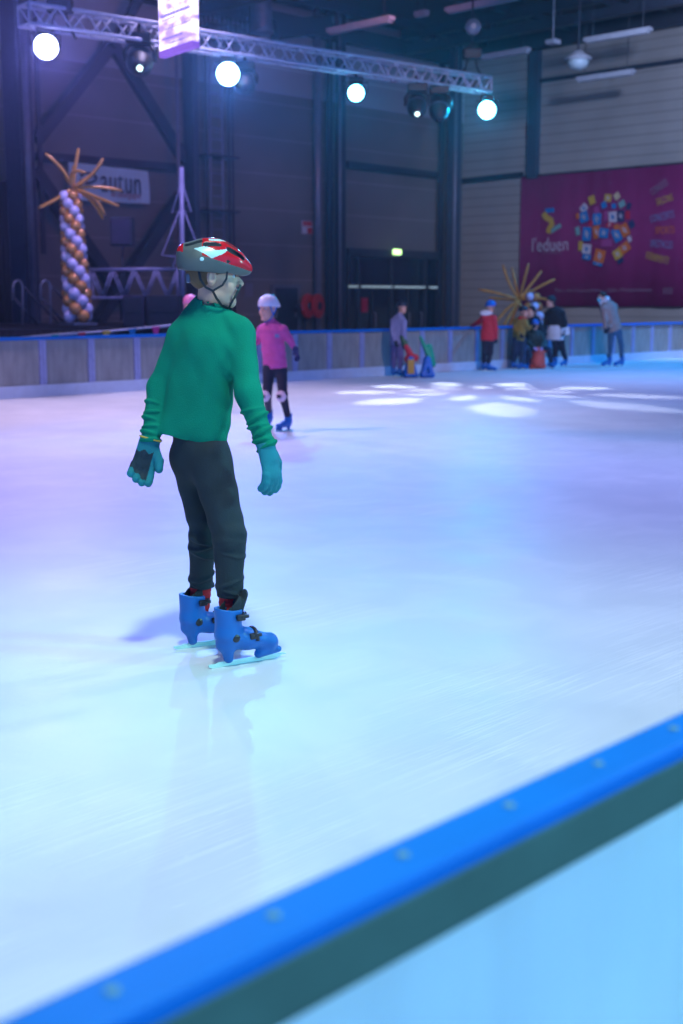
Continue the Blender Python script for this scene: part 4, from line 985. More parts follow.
nd = [((a-519)/pm, (300-b)/pm, da, cv) for a, b, da, cv in ((479, 290, 0, -.03), (503, 266, .1, .05), (513, 268, .3, 0), (527, 265, -.1, 0), (541, 272, .1, 0), (553, 280, -.1, .03), (496, 322, -.1, -.05), (503, 325, -.3, 0), (510, 328, .1, 0), (490, 298, .2, 0), (534, 290, .4, 0), (520, 327, -.4, .05), (548, 300, -.2, .06))]
balloon_column(P(537, 345, dB2), P(532, 297, dB2), .18, .12, 'gold starburst with white and gold balloons behind the far barrier', 6, 1, nd, 1.05, cen, 1.1, .9, 1.0)
# loudspeakers on the stage
d = 24.5
c = P(122.5, 232, d); T = thing('tripod_loudspeaker', 'black loudspeaker raised on a tripod stand on the stage', 'loudspeaker', P(121, 326, d))
mb = MB(); mb.box(c, (.43, .36, .54), (R3, A3, Z3), 0, .03); h = mb.build('cabinet', 'speaker', T)
mb = MB(); mb.box(c-A3*.185, (.36, .02, .46), (R3, A3, Z3), 0, .006); mb.build('grille', 'speakergrille', h)
mb = MB(); b0 = P(121, 326, d); k0 = P(121, 290, d)
mb.tube([c-Z3*.27, b0+Z3*.1], .022, 8); mb.build('pole', 'steeldark', T, True)
for a in (0, 2.1, 4.2):
    mb = MB(); mb.tube([k0, b0+V((math.cos(a)*.55, math.sin(a)*.55, .015))], .016, 6); mb.build('leg', 'steeldark', T, True)
for (a, b, t, bb, lab, m) in ((126, 146, 296, 327, 'purple lit subwoofer cabinet on the stage, left of the black one', 'speakergrille'), (149, 181, 296, 326, 'wide black subwoofer cabinet on the stage', 'speaker')):  # purple light on the left cabinet is put into its colour
    dd = 22.9; p = P((a+b)/2, (t+bb)/2, dd); w = (b-a)/1237*dd; hh = (bb-t)/1237*dd
    T = thing('subwoofer', lab, 'loudspeaker', p-Z3*hh/2); mb = MB(); mb.box(p, (w, .6, hh), (R3, A3, Z3), 0, .02); h = mb.build('cabinet', m, T)
    mb = MB(); mb.box(p-A3*.305, (w*.88, .02, hh*.86), (R3, A3, Z3), 0, .006); mb.build('grille', 'speaker' , h)
    mb = MB()
    for q in (-1, 1): mb.box(p-A3*.32+R3*w*.3*q+Z3*.0, (.08, .02, .035), (R3, A3, Z3), 0, .006)
    mb.box(p-A3*.32, (w*.4, .012, .02), (R3, A3, Z3), 0, .004); mb.build('handle', 'black', h)
# low truss across the stage back
def lattice(p, q, h, name, label, n, r=.025, depth=.3, m='trussalu', cat='truss', rl=.014):
    T = thing(name, label, cat, (p+q)/2-Z3*h)
    d_ = nz(q-p); side = nz(d_.cross(Z3)); dn = nz(side.cross(d_))
    ch = [(V((0, 0, 0)), 'top chord'), (side*depth/2*0+Z3*0, None)]
    c1 = side*depth/2; c2 = -side*depth/2
    tops = [c1, c2]; bots = [c1-Z3*h, c2-Z3*h]
    for c in tops+bots:
        mb = MB(); mb.tube([p+c, q+c], r, 8); mb.build('chord', m, T, True)
    mb = MB()
    for i in range(n):
        a = p.lerp(q, i/n); b = p.lerp(q, (i+1)/n); mid_ = p.lerp(q, (i+.5)/n)
        for c in (c1, c2): mb.tube([a+c, mid_+c-Z3*h], rl, 6); mb.tube([mid_+c-Z3*h, b+c], rl, 6)
        mb.tube([a+c1, mid_+c2], rl, 6); mb.tube([mid_+c2, b+c1], rl, 6); mb.tube([a+c1-Z3*h, mid_+c2-Z3*h], rl, 6)
    for c in (p, q): mb.tube([c+c1, c+c1-Z3*h, c+c2-Z3*h, c+c2, c+c1], rl*1.2, 6)
    mb.build('lattice_bracing', m, T, True); return T
lattice(P(91, 270, 23.8), P(178, 269, 23.8), .52, 'stage_truss', 'low lattice truss set across the stage behind the subwoofers', 4, .03, .3, 'stagealu')
# light tree
T = thing('tree_outline', 'tall pale pole with the wire outline of a fir tree on the stage', 'decoration', P(183, 325, 23.5))
d = 23.5
mb = MB(); mb.tube([P(183, 326, d), P(181.5, 167, d)], .04, 10); mb.build('pole', 'stagealu', T, True)
tl = [(181.5, 169), (179, 190), (171.5, 213), (179, 211), (170, 235), (162, 255), (177, 257), (172, 268)]
mb = MB(); mb.tube([P(a, b, d) for a, b in tl], .015, 6); mb.tube([P(181.5+(181.5-a), b-1, d) for a, b in tl], .015, 6); mb.build('outline', 'stagealu', T, True)
# town banner on the left wall
def textobj(body, loc, xdir, updir, size, m, parent, ext=.004, name='lettering', width=None, spacing=1.0):
    cu = bpy.data.curves.new('txt', 'FONT'); cu.body = body; cu.size = 1; cu.extrude = 0; cu.align_x = 'CENTER'; cu.align_y = 'CENTER'; cu.space_character = spacing; cu.resolution_u = 3; cu.offset = -.005
    o = bpy.data.objects.new('txt', cu); C.objects.link(o); dg = bpy.context.evaluated_depsgraph_get()
    me = bpy.data.meshes.new_from_object(o.evaluated_get(dg)); bpy.data.objects.remove(o)
    x = nz(xdir); u = nz(updir); n = x.cross(u)
    vs = [V(v.co) for v in me.vertices]; w = max(v.x for v in vs)-min(v.x for v in vs); sx = size if width is None else width/w
    mx = (max(v.x for v in vs)+min(v.x for v in vs))/2; hy = (max(v.y for v in vs)+min(v.y for v in vs))/2
    fr_ = [V(loc)+x*(v.x-mx)*sx+u*(v.y-hy)*size+n*.002 for v in vs]; bk = [p+n*ext for p in fr_]
    fs = [tuple(p.vertices) for p in me.polygons]; k = len(vs)
    allf = [tuple(i+k for i in f) for f in fs]+[f[::-1] for f in fs]
    return link(name, fr_+bk, allf, m, parent)
yb = YW-.27; p00, p10, p11, p01 = [PY(a, b, yb) for a, b in ((68.5, 162, ), (148, 171), (149.5, 204), (72, 200))]
T = thing('town_banner', 'white banner reading autun hung on the back wall behind the gold starburst', 'banner', (p00+p11)/2-Z3*.5)
n = 14; vs = []; 
for j in range(7):
    for i in range(n+1):
        a = p00.lerp(p10, i/n); b = p01.lerp(p11, i/n); q = a.lerp(b, j/6); vs.append(q+V((0, .03*math.sin(i*1.1+j*.5), 0)))
fs = [(j*(n+1)+i, (j+1)*(n+1)+i, (j+1)*(n+1)+i+1, j*(n+1)+i+1) for j in range(6) for i in range(n)]
k = len(vs); vs += [v+V((0, .01, 0)) for v in vs]; fs += [tuple(x+k for x in f)[::-1] for f in fs]
mb = MB(); mb.add(vs, fs); mb.build('cloth', 'bannerwhite', T, True)
xd = nz(p10-p00); xd = V((1, 0, 0)); pmm = 1237/((YW)/.82)
textobj('autun', PY(121, 184, yb-.05), xd, Z3, .86, 'bannertext', T, width=(PY(141, 184, yb).x-PY(101.5, 184, yb).x), spacing=1.08)
textobj('en bourgogne', PY(126, 195.6, yb-.05), xd, Z3, .22, 'bannerred', T, width=(PY(141, 196, yb).x-PY(112, 196, yb).x))
mb = MB(); mb.tube([PY(88+8*math.cos(t)*1.0, 178+5*math.sin(t), yb-.06) for t in np.linspace(-2.6, 2.9, 14)], .035, 6); mb.build('emblem', 'bannertext', T)
# maroon banner on the right wall
xr = XW-.12; bt = [PX(a, b, xr) for a, b in ((521.5, 178.5), (521.5, 306))]; yl = bt[0].y; zt_, zb_ = bt[0].z, bt[1].z; yr = yl-9.6
ztr = PX(683, 163, xr).z; zt_ = (zt_+ztr)/2
T = thing('wall_banner', "large maroon banner with a white logo and a ball of coloured tiles", 'banner', (xr, (yl+yr)/2, zb_))
mb = MB(); n = 60; vs = []
fr_ = [V((xr+.03*math.sin(i*.5)+.012*math.sin(i*1.7), yl+(yr-yl)*i/n, 0)) for i in range(n+1)]
vs = [V((p.x, p.y, z)) for z in (zb_, zt_) for p in fr_]; vs += [v+V((.02, 0, 0)) for v in vs]; m1 = n+1; fs = []
for i in range(n): fs += [(i+1, i, m1+i, m1+i+1), (2*m1+i, 2*m1+i+1, 3*m1+i+1, 3*m1+i), (m1+i, 3*m1+i, 3*m1+i+1, m1+i+1), (i, i+1, 2*m1+i+1, 2*m1+i)]
mb.add(vs, fs); mb.build('cloth', 'maroon', T, True)
mb = MB(); mb.bar((xr+.02, yl, zt_+.03), (xr+.02, yr, zt_+.03), .05, .05); mb.build('hem_bar', 'steeldark', T)
xr2 = xr-.055; YD = V((0, -1, 0))
def pb(px, py): return PX(px, py, xr2)
def yw(a, b, py=240): return abs(pb(a, py).y-pb(b, py).y)
textobj("l'eduen", pb(550, 244), YD, Z3, .62, 'b_wh', T, width=yw(532, 568))
mb = MB(); mb.prism([pb(a, b) for a, b in ((545, 208.5), (554, 207.5), (554.5, 212), (545, 213))][::-1], (-1, 0, 0), .004, 0)
mb.strip([pb(a, b) for a, b in ((543.5, 213), (546, 217.5), (551, 220), (552, 224), (549, 230), (548, 233))], .19, .01, (-1, 0, 0), 1)
mb.strip([pb(a, b) for a, b in ((551, 231.5), (556, 228), (561, 225))], .14, .01, (-1, 0, 0), 2)
mb.build('logo_emblem', ['b_bl', 'b_ye', 'b_te'], T)
textobj('parc des expositions', pb(552, 253), YD, Z3, .10, 'b_txt', T, width=yw(543, 562))
textobj('Parc des Expositions - Salle Multiactivites', pb(602, 290.5), YD, Z3, .17, 'b_txt', T, width=yw(556, 653))
tiles = [(592, 200, 7, 8, .3, 'b_ye'), (608, 198, 8, 7, -.1, 'b_ye'), (617, 196, 6, 6, .6, 'b_cr'), (604, 205, 6, 6, .4, 'b_bl'), (584, 208, 8, 7, .8, 'b_wh'), (614, 206, 5, 5, 0, 'b_bl'), (622, 204, 7, 6, .5, 'b_te'), (629, 206, 5, 6, -.3, 'b_na'),
         (584, 217, 10, 10, .3, 'b_bl'), (597, 219, 10, 11, -.05, 'b_bl'), (591, 224, 4, 6, -.4, 'b_re'), (606, 216, 4, 9, 0, 'b_pu'), (613, 217, 9, 10, .1, 'b_wh'), (621, 216, 8, 10, 0, 'b_na'), (628, 215, 5, 7, .1, 'b_re'), (632, 224, 6, 7, .5, 'b_na'),
         (578, 216, 4, 5, .2, 'b_or'), (578, 231, 5, 8, .2, 'b_te'), (587, 234, 10, 13, -.05, 'b_bl'), (597, 232, 8, 12, .2, 'b_or'), (604, 233, 11, 9, -.15, 'b_bl'), (617, 235, 9, 13, .5, 'b_bl'), (625, 230, 9, 12, .5, 'b_or'), (617, 227, 6, 5, .2, 'b_or'),
         (581, 246, 5, 9, 0, 'b_ye'), (587, 249, 10, 9, -.1, 'b_wh'), (587, 257, 10, 5, -.2, 'b_bl'), (600, 256, 12, 12, -.25, 'b_or'), (598, 264, 11, 3, -.25, 'b_bl'), (607, 243, 12, 7, 0, 'b_pu'), (625, 248, 12, 9, .6, 'b_or'), (618, 254, 9, 9, .5, 'b_ye'), (621, 261, 7, 4, .5, 'b_na'), (630, 239, 4, 5, .3, 'b_wh'), (610, 225, 8, 4, .2, 'b_re'), (597, 210, 6, 6, .3, 'b_pu')]
mset = ['b_or', 'b_ye', 'b_bl', 'b_wh', 'b_na', 'b_re', 'b_pu', 'b_te', 'b_cr']
mb = MB()
for i, (x, y_, w, h, r, m) in enumerate(tiles):
    c = pb(x, y_); sw = w/34.0*.5; sh = h/33.0*.5; x_ = YD*math.cos(r)+Z3*math.sin(r); y2 = Z3*math.cos(r)-YD*math.sin(r)
    mb.box(c+V((-.004-.0008*i, 0, 0)), (sw*2.15, sh*2.15, .006), (x_, y2, x_.cross(y2)), mset.index(m))
    if w >= 8 and m != 'b_pu':
        gl = 3 if m != 'b_wh' else 2
        mb.box(c+V((-.010-.0008*i, 0, 0)), (sw*.35, sh*1.2, .004), (nz(x_+y2*.3), nz(y2-x_*.3), V((-1, 0, 0))), gl)
        mb.box(c+V((-.010-.0008*i, 0, 0)), (sw*1.0, sh*.28, .004), (nz(x_+y2*.3), nz(y2-x_*.3), V((-1, 0, 0))), gl)
mb.build('tile_ball', mset, T)
for i, (x, y_, w, r, m, tx) in enumerate(((659, 187, 21, .50, 'b_txt', 'CONGRES'), (664.5, 199.5, 19, .24, 'b_ye', 'SALONS'), (662, 216.5, 28, .14, 'b_ltx', 'CONCERTS'), (665, 230, 22, .0, 'b_or', 'SPORTS'), (661.5, 244, 26, -.1, 'b_ltx', 'SPECTACLES'), (657.5, 258, 27, -.24, 'b_ye', 'EVENEMENTS'))):
    x_ = YD*math.cos(r)+Z3*math.sin(r); y2 = Z3*math.cos(r)-YD*math.sin(r)
    textobj(tx, pb(x, y_), x_, y2, .30, m, T, width=w/34*.98, name='slanted_word')
mb = MB()
for i in range(4): mb.bar(pb(663.5+i*2.6, 294), pb(664.0+i*2.6, 288.5), .05, .01)
mb.bar(pb(662.5, 288.2), pb(674, 287.8), .05, .01); mb.build('arch_emblem', 'b_txt', T)
# ------------------------------------------------------------------ roof steel and ceiling lights
def roof_truss(X, zb_, zt_, label, y0=4.0, y1=YW-.4):
    T = thing('roof_truss', label, 'truss', (X, (y0+y1)/2, zb_))
    mb = MB(); mb.bar((X, y0, zb_), (X, y1, zb_), .26, .26); mb.build('bottom_chord', 'steeldark', T)
    mb = MB(); mb.bar((X, y0, zt_), (X, y1, zt_), .3, .3); mb.build('top_chord', 'steeldark', T)
    n = 10
    for i in range(n):
        a = y1-(y1-y0)*i/n; b = y1-(y1-y0)*(i+.5)/n; c = y1-(y1-y0)*(i+1)/n
        mb = MB(); mb.bar((X, a, zt_), (X, b, zb_), .14, .14); mb.build('diagonal_member', 'steeldark', T); mb = MB(); mb.bar((X, b, zb_), (X, b, zt_), .12, .12); mb.build('vertical_member', 'steeldark', T)
pA = PX(420, 48, 30.5); roof_truss(30.5, pA.z, 9.55, 'dark roof truss nearest the pale right wall')
roof_truss(21.5, 8.75, 9.6, 'dark roof truss over the middle of the rink')
roof_truss(12.5, 8.9, 9.6, 'dark roof truss over the stage end of the rink')
T = thing('roof_purlins', 'row of dark purlins under the roof deck along the back wall', 'beam', (20, YW-2, 9.3))
for yy in (YW-1.2, YW-4.5, YW-8, YW-11.5, YW-15): mb = MB(); mb.bar((-4, yy, 9.66), (XW-.2, yy, 9.66), .16, .22); mb.build('purlin', 'steeldark', T)
mb = MB(); xq = XW-.3; mb.bar((xq, 2, 9.45), (xq, YW-.9, 9.45), .3, .5); tag(mb.build('eaves_beam', 'steeldark'), 'dark beam along the top of the pale right wall', 'beam')
mb = MB(); mb.bar((-5, YW-.35, 9.2), (XW-1.2, YW-.35, 9.2), .3, .45); tag(mb.build('eaves_beam', 'steeldark'), 'dark beam along the top of the back wall', 'beam')
for (a, b, c, e, zz, lab) in ((329, 31, 392, 19, 7.6, 'long white ceiling light left of the centre, lowest of those over the truss'), (447, 10, 519, -2, 8.3, 'long white ceiling light cut by the top edge'), (585, 40, 651, 28, 8.3, 'long white ceiling light above the round dome lamp'),
                              (482, 57, 529, 48, 8.0, 'long ceiling light behind the chain hoist'), (578, 79, 634, 70, 7.6, 'thin ceiling light over the top of the maroon banner'), (416, 14, 427, 12, 8.8, 'small ceiling light between the two long ones')):
    d1 = (zz-CH)/ray(a, b)[1]; p = P(a, b, d1)
    a2, u2 = ray(c, e); q = PX(c, e, p.x); q.z = p.z
    q = V((p.x, q.y, p.z))
    T = thing('ceiling_light', lab, 'light', (p+q)/2, 'long ceiling lights')
    mb = MB(); mb.bar(p, q, .20, .09); mb.build('housing', 'fixture', T)
    mb = MB(); mb.bar(p.lerp(q, .03)-Z3*.07, p.lerp(q, .97)-Z3*.07, .16, .05); mb.build('diffuser', 'fixture', T)
    for t in (.12, .88): mb = MB(); mb.tube([p.lerp(q, t)+Z3*.04, V((p.lerp(q, t).x, p.lerp(q, t).y, ZC-.02))], .012, 6); mb.build('suspension_wire', 'steeldark', T)
d = 34; c = P(578, 62, d); T = thing('dome_lamp', 'round dome lamp hanging in front of the pale right wall', 'light', c-Z3*.2)
mb = MB(); mb.lathe(c, [(.10, .28), (.16, .22), (.34, .10), (.36, .06), (.34, .05)], 24); mb.build('shade', 'fixture', T, True)
mb = MB(); mb.lathe(c, [(.27, .05), (.27, -.05), (.2, -.15), (.08, -.2)], 24); mb.build('bowl', 'dome', T, True)
mb = MB(); mb.tube([c+Z3*.27, V((c.x, c.y, ZC-.02))], .03, 8); mb.build('stem', 'steeldark', T)
mb = MB(); p = P(553, 42, 34); mb.box(p, (.3, .3, .12), bev=.03); mb.tube([p, V((p.x, p.y, ZC-.02))], .015, 6); tag(mb.build('ceiling_sensor', 'fixture'), 'small white ceiling box left of the dome lamp', 'sensor')
# ducts
xq = PY(266, 20, YW-1.2).x; zz = PY(266, 33, YW-1.2).z
mb = MB(); mb.lathe((xq, YW-1.0, zz), [(.28, 0), (.34, .02), (.34, .1), (.30, .12)]+[(.30+.012*(i % 2), .15+i*.09) for i in range(int((ZC-zz-.2)/.09))], 24)
tag(mb.build('air_duct', 'duct', None, True), 'pale ribbed air duct hanging against the back wall behind the truss', 'duct')
mb = MB(); mb.bar(PY(205, 32, YW-.6), PY(255, 37, YW-.6), .35, .35); tag(mb.build('wall_beam', 'steeldark'), 'dark walkway beam left of the air duct', 'beam')
T = thing('walkway_railing', 'dark railing of a high walkway behind the truss', 'railing', PY(236, 30, YW-.8))
for i in range(11):
    px = 208+i*4.6; mb = MB(); mb.tube([PY(px, 34, YW-.8), PY(px, -6, YW-.8)], .022, 6); mb.build('baluster', 'steeldark', T)
for py in (4, 14, 24): mb = MB(); mb.tube([PY(205, py-1, YW-.8), PY(257, py+3, YW-.8)], .022, 6); mb.build('rail', 'steeldark', T)
mb = MB(); mb.bar(PY(274, 30, YW-.55), PY(328, 24, YW-.55), .3, .5); tag(mb.build('wall_beam', 'steeldark'), 'dark beam right of the air duct', 'beam')
# ------------------------------------------------------------------ lighting truss
YT = 15.1
pL = PY(23, 4, YT); pR = PY(486, 78, YT); 
zL, zR = pL.z, pR.z
hT = (18.5/1237.0)*(YT/(FW[1]+ray(25, 5)[0]*RT[1]))
T = lattice(V((pL.x, YT, zL)), V((pR.x, YT, zR)), hT, 'lighting_truss', 'long silver lattice truss carrying the stage lights above the rink', 22, .026, .26)
def tz(px): return None
def hang(px, py):  # point below the truss line
    return PY(px, py, YT)
def wash(px, py, lens, label, aim, sc=1.0):
    c = PY(px, py, YT); T = thing('wash_light', label, 'stage light', c-Z3*.2, 'lit wash lights'); a = nz(aim-c)
    x = nz(a.cross(Z3)); u = x.cross(a)
    mb = MB(); mb.lathe(c-a*.02, [(.05, -.26), (.13, -.24), (.165, -.10), (.17, .0), (.155, .015)], 24, a); mb.build('head', 'black', T, True)
    mb = MB(); mb.lathe(c, [(.150*sc, .0), (.150*sc, .016), (.11*sc, .03), (.05*sc, .036)], 28, a); mb.build('lens', lens, T, True)
    ztop = zL+(zR-zL)*(c.x-pL.x)/(pR.x-pL.x)-hT
    mb = MB(); b = c-a*.1
    mb.tube([b+x*.19, b+x*.2+Z3*.16, b-x*.2+Z3*.16, b-x*.19], .014, 8); mb.box((b.x, b.y, b.z+.2), (.24, .2, .09), (x, nz(Z3.cross(x)), Z3), 0, .02)
    mb.box((b.x, b.y, (b.z+.22+ztop)/2), (.04, .04, max(.02, ztop-b.z-.22))); mb.build('yoke', 'black', T); return c
AIM = P(341, 500, 3.0)
w1 = wash(46, 47, 'lens1', 'glowing violet blue wash light, leftmost on the truss', AIM, 1.05)
w2 = wash(228, 74, 'lens2', 'glowing blue white wash light right of the hanging banner', AIM, 1.12)
w3 = wash(356, 93, 'lens3', 'small glowing cyan wash light in the middle of the truss', AIM, .88)
w4 = wash(487, 110, 'lens4', 'glowing cyan wash light at the right end of the truss', AIM, 1.05)
def moving_head(px, py, label, lit, aim, s=1.0, bx=False):
    c = PY(px, py, YT); T = thing('moving_head_light', label, 'stage light', c-Z3*.25); a = nz(aim-c); x = nz(a.cross(A3)); b = nz(x.cross(a))
    mb = MB(); mb.box(c+Z3*.26*s, (.30*s, .26*s, .12*s), (R3, A3, Z3), 0, .02); mb.build('base', 'black', T)
    mb = MB(); mb.tube([c+R3*.17*s, c+R3*.18*s+Z3*.12*s, c+R3*.12*s+Z3*.2*s, c-R3*.12*s+Z3*.2*s, c-R3*.18*s+Z3*.12*s, c-R3*.17*s], .03*s, 8); mb.build('yoke', 'black', T, True)
    mb = MB(); mb.lathe(c, [(.09*s, -.18*s), (.15*s, -.13*s), (.16*s, 0), (.145*s, .12*s), (.09*s, .2*s), (.07*s, .24*s)], 20, a); h = mb.build('head', 'black', T, True)
    mb = MB(); mb.lathe(c, [(.162*s, .02), (.165*s, .03), (.162*s, .04)], 20, a); mb.build('ring', 'pipe', h)
    mb = MB(); mb.lathe(c, [(.036*s, .235*s), (.034*s, .25*s), (.012, .26*s)], 16, a); mb.build('lens', 'lenssmall' if lit else 'doorglass', h, True)
    mb = MB(); mb.tube([c+Z3*.3*s, c+Z3*.46*s], .025, 8); mb.build('clamp', 'black', T); return c
mh1 = moving_head(140, 62, 'black moving head light left of the hanging banner', True, P(137, 150, 15.5), 1.2)
mh2 = moving_head(417, 106, 'black moving head light between the two cyan wash lights', True, P(420, 200, 20.5), 1.15)
moving_head(245, 84, 'dark unlit moving head light just right of the blue white wash light', False, P(255, 140, 18), 1.0)
moving_head(439, 108, 'dark unlit moving head light between the black moving head and the right cyan wash light', False, P(439, 200, 22), 1.15)
# chain hoists
for px, ptop, pbot, lab in ((472, 20, 62, 'chain hoist holding the right end of the truss'), (60, -8, 14, 'chain hoist holding the left end of the truss')):
    q = PY(px, pbot-8, YT); T = thing('chain_hoist', lab, 'hoist', q-Z3*.2)
    mb = MB(); mb.box(q, (.34, .22, .20), (R3, A3, Z3), 0, .04); mb.build('motor', 'black', T)
    mb = MB(); mb.tube([q, V((q.x, q.y, ZC-.05))], .02, 6); mb.build('chain', 'steeldark', T)
    if px > 400:
        c = PY(px+1, 27, YT); mb = MB(); mb.lathe(c-R3*.0, [(.05, -.10), (.14, -.06), (.14, .06), (.05, .10)], 16, A3); mb.build('pulley', 'pipe', T)
    mb = MB(); mb.tube([q-R3*.05, q-Z3*.25-R3*.12, q-Z3*.42-R3*.2], .02, 6); mb.tube([q+R3*.05, q-Z3*.25+R3*.1, q-Z3*.42+R3*.2], .02, 6); mb.build('sling', 'black', T)
# hanging cloth banner; the spotlight on it is put in as emission
def banner_glow_mat():
    m = bpy.data.materials.new('banner_glow'); m.use_nodes = True; nt = m.node_tree; b = nt.nodes['Principled BSDF']; N = nt.nodes.new; Lk = nt.links.new
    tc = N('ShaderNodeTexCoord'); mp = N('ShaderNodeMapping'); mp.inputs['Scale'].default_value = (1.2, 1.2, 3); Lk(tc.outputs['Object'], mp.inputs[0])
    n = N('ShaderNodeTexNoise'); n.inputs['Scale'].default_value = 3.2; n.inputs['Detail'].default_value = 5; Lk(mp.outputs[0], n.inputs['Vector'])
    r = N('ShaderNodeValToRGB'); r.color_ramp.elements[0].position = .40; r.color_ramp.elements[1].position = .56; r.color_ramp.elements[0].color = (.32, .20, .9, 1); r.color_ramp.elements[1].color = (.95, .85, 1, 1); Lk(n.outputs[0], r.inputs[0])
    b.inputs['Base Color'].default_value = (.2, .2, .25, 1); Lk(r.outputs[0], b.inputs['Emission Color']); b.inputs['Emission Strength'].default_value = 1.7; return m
M['banner_glow'] = banner_glow_mat(); M['glowpurple'] = mat('glowpurple', (.1, .05, .2), .5, emit=(.22, .10, .62), estr=1.0); M['glowtext'] = mat('glowtext', (.1, .05, .2), .5, emit=(.25, .2, .75), estr=.8)
dS = 13.0
q0 = P(157.5, -30, dS); q1 = P(159, 58, dS); q2 = P(193, 47, dS*.957); q3 = P(192, -42, dS*.957)
q1 = V((q0.x, q0.y, q1.z)); q2 = V((q3.x, q3.y, q1.z)); q3.z = q0.z
# true plane: vertical, level lower edge
T = thing('glowing_banner', 'violet and white cloth banner hanging in front of the truss, its lighting put in as glow', 'banner_glow', (q1+q2)/2)
xd = nz(q2-q1); nn_ = xd.cross(Z3)
mb = MB(); mb.prism([q1+Z3*.05, q2+Z3*.05, q3, q0], nn_, .06); mb.build('glowing_cloth', 'banner_glow', T)
mb = MB(); mb.prism([q1-Z3*.0+nn_*.004, q2+nn_*.004, q2+Z3*.06+nn_*.004, q1+Z3*.06+nn_*.004], nn_, .07); mb.build('lower_border', 'glowpurple', T)
mb = MB()
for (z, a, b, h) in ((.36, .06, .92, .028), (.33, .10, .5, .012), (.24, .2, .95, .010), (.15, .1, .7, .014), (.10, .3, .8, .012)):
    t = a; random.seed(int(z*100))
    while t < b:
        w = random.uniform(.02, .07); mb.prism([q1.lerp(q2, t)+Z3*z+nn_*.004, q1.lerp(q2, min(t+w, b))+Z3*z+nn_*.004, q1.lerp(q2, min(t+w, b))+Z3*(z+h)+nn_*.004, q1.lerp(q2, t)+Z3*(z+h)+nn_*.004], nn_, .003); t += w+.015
mb.build('lettering', 'glowtext', T)
for t in (.1, .9): p = q0.lerp(q3, t)-nn_*.03; mb = MB(); mb.tube([p-Z3*.01, V((p.x, p.y, ZC-.02))], .012, 6); mb.build('suspension_wire', 'steeldark', T)
# ------------------------------------------------------------------ lights
def spot(name, loc, aim, col, power, angle=60, blend=.6, size=.3, gobo=False):
    l = bpy.data.lights.new(name, 'SPOT'); l.color = col; l.energy = power; l.spot_size = math.radians(angle); l.spot_blend = blend; l.shadow_soft_size = size
    o = bpy.data.objects.new(name, l); C.objects.link(o); o.location = loc; d = nz(V(aim)-V(loc)); o.rotation_euler = d.to_track_quat('-Z', 'Y').to_euler()
    if gobo:
        l.use_nodes = True; nt = l.node_tree; N = nt.nodes.new; Lk = nt.links.new; em = nt.nodes['Emission']
        tc = N('ShaderNodeTexCoord'); s = N('ShaderNodeSeparateXYZ'); Lk(tc.outputs['Normal'], s.inputs[0])
        def mt(op, a, b=None, c=None):
            n = N('ShaderNodeMath'); n.operation = op
            for i, v in enumerate((a, b, c)):
                if v is None: continue
                if isinstance(v, (int, float)): n.inputs[i].default_value = v
                else: Lk(v, n.inputs[i])
            return n.outputs[0]
        x = mt('DIVIDE', s.outputs[0], s.outputs[2]); y = mt('DIVIDE', s.outputs[1], s.outputs[2])
        th = mt('ARCTAN2', y, x); r = mt('SQRT', mt('ADD', mt('MULTIPLY', x, x), mt('MULTIPLY', y, y))); R0 = math.tan(math.radians(angle/2))
        rn = mt('DIVIDE', r, R0)
        p1 = mt('GREATER_THAN', mt('SINE', mt('MULTIPLY', th, 9)), mt('MULTIPLY', mt('ABSOLUTE', mt('SUBTRACT', rn, .72)), 5.0))
        p2 = mt('GREATER_THAN', mt('SINE', mt('ADD', mt('MULTIPLY', th, 9), 3.14)), mt('MULTIPLY', mt('ABSOLUTE', mt('SUBTRACT', rn, .36)), 7.0))
        ms = mt('MULTIPLY', mt('ADD', mt('MAXIMUM', p1, p2), .02), 1.0); Lk(ms, em.inputs['Strength'])
    return o
LG = [  # unseen spots: name, position, aimed at, colour, watts, angle
    ('violet_fill', (4.0, 13.5, 8.6), (5.5, 12.0, 0), (1.000, 0.641, 0.962), 2184, 95),  # from here to the far cyan: unseen overhead fills added to colour the ice
    ('lavender_fill', (12, 14.0, 8.8), (11.5, 12.8, 0), (.72, .60, 1.0), 3000, 72),
    ('mid_fill', (7.5, 6, 8.6), (6.5, 7.0, 0), (1.000, 0.308, 0.385), 221, 100),  # unseen fill, its reddish colour fitted to the ice
    ('cyan_fill', (1.5, 1.5, 7.5), (1.0, 1.5, 0), (0.706, 1.000, 0.961), 1938, 95),
    ('right_fill', (12.5, 2.5, 8.6), (9.5, 2.5, 0), (.36, .46, 1), 2900, 88),
    ('indigo_fill', (20, 9.5, 8.6), (19, 9.5, 0), (.30, .38, 1), 2600, 84),
    ('far_cyan_fill', (26, 12.5, 8.6), (24, 14.3, 0), (.0, .34, 1), 4200, 84),
    ('side_cyan', tuple(P(341, 300, 3.6)+R3*5.5+Z3*1.2), tuple(PG(250, 662)+Z3*1.0), (.30, 1, .98), 750, 26),
    ('near_sheet_fill', (3.5, -4.0, 3.0), (1.4, .66, .4), (.40, .85, 1), 1500, 46),  # unseen cyan fill added to brighten the near barrier sheet
    ('stage_violet', (13, 15.5, 8.0), tuple(P(110, 300, 23.5)), (0.500, 0.400, 1.000), 1900, 75),  # unseen violet spot added to brighten the stage pieces
    ('far_front_fill', (11, 4.0, 7.0), (21.5, 16.3, 1.6), (1.0, .78, .92), 3000, 44),  # unseen fill added to brighten the people at the far barrier
    ('wall_fill', (6, 17, 7.5), (12, YW, 3.5), (0.980, 0.700, 1.000), 650, 110),  # this and the next two: unseen fills added to brighten the walls
    ('wall_fill', (20, 17, 8), (24, YW, 4), (1.000, 0.375, 0.500), 560, 110),
    ('wall_fill', (23, 13, 7.5), (XW, 17, 4), (0.55, 0.64, 1.000), 5400, 100),
]
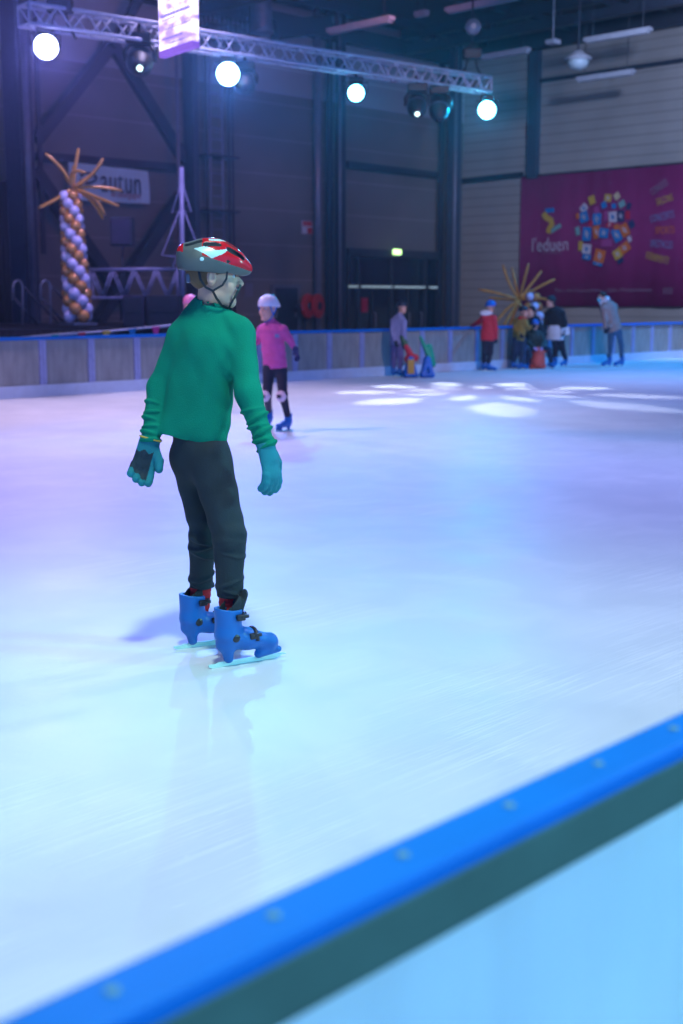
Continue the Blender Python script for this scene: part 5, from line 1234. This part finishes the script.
for n_, lo, ai, co, pw, an in LG: spot(n_, lo, ai, co, pw, an, .8, .35)
for n_, c, co, pw in (('truss_violet', w1, (.22, .22, 1), 1800), ('truss_blue', w2, (.08, .28, 1), 1700), ('truss_cyan', w3, (.0, .42, 1), 600), ('truss_teal', w4, (.0, .48, 1), 800)):
    a = nz(AIM-c); spot(n_, c+a*.09, AIM, co, pw, 75, .5, .12)
g = PG(485, 392); spot('gobo_spot', mh2+V((-.05, -.25, -.35)), g, (.8, .85, 1), 1700, 52, .15, .10, True)
w = bpy.data.worlds.new('World'); bpy.context.scene.world = w; w.use_nodes = True
bg = w.node_tree.nodes['Background']; bg.inputs[0].default_value = (.04, .20, .80, 1); bg.inputs[1].default_value = 1.7
def haze():
    m = bpy.data.materials.new('haze'); m.use_nodes = True; nt = m.node_tree; nt.nodes.remove(nt.nodes['Principled BSDF'])
    v = nt.nodes.new('ShaderNodeVolumeScatter'); v.inputs['Density'].default_value = .0012; v.inputs['Anisotropy'].default_value = .75; v.inputs['Color'].default_value = (.9, .95, 1, 1)
    nt.links.new(v.outputs[0], nt.nodes['Material Output'].inputs['Volume']); M['haze'] = m
    mb = MB(); mb.box((14, 13, 4.9), (39, 28, 9.6)); o = mb.build('haze', 'haze'); tag(o, 'thin stage haze filling the hall air around the lights', 'haze', kind='stuff')
haze()
# ------------------------------------------------------------------ camera
cam = bpy.data.cameras.new('Camera'); co = bpy.data.objects.new('Camera', cam); C.objects.link(co)
cam.sensor_fit = 'VERTICAL'; cam.sensor_height = 36; cam.lens = FPX/1024*36; cam.clip_start = .05; cam.clip_end = 200
fd = A3*math.cos(PITCH)-Z3*math.sin(PITCH); co.location = (0, 0, CH); co.rotation_euler = fd.to_track_quat('-Z', 'Y').to_euler()
cam.dof.use_dof = True; cam.dof.focus_distance = dG(248, 664)+.1; cam.dof.aperture_fstop = 2.8
sc = bpy.context.scene; sc.camera = co
sc.view_settings.view_transform = 'Standard'; sc.view_settings.look = 'None'; sc.view_settings.gamma = 1; sc.view_settings.exposure = 0; sc.view_settings.use_curve_mapping = False
sc.cycles.use_denoising = True; sc.cycles.max_bounces = 6; sc.cycles.sample_clamp_indirect = 5
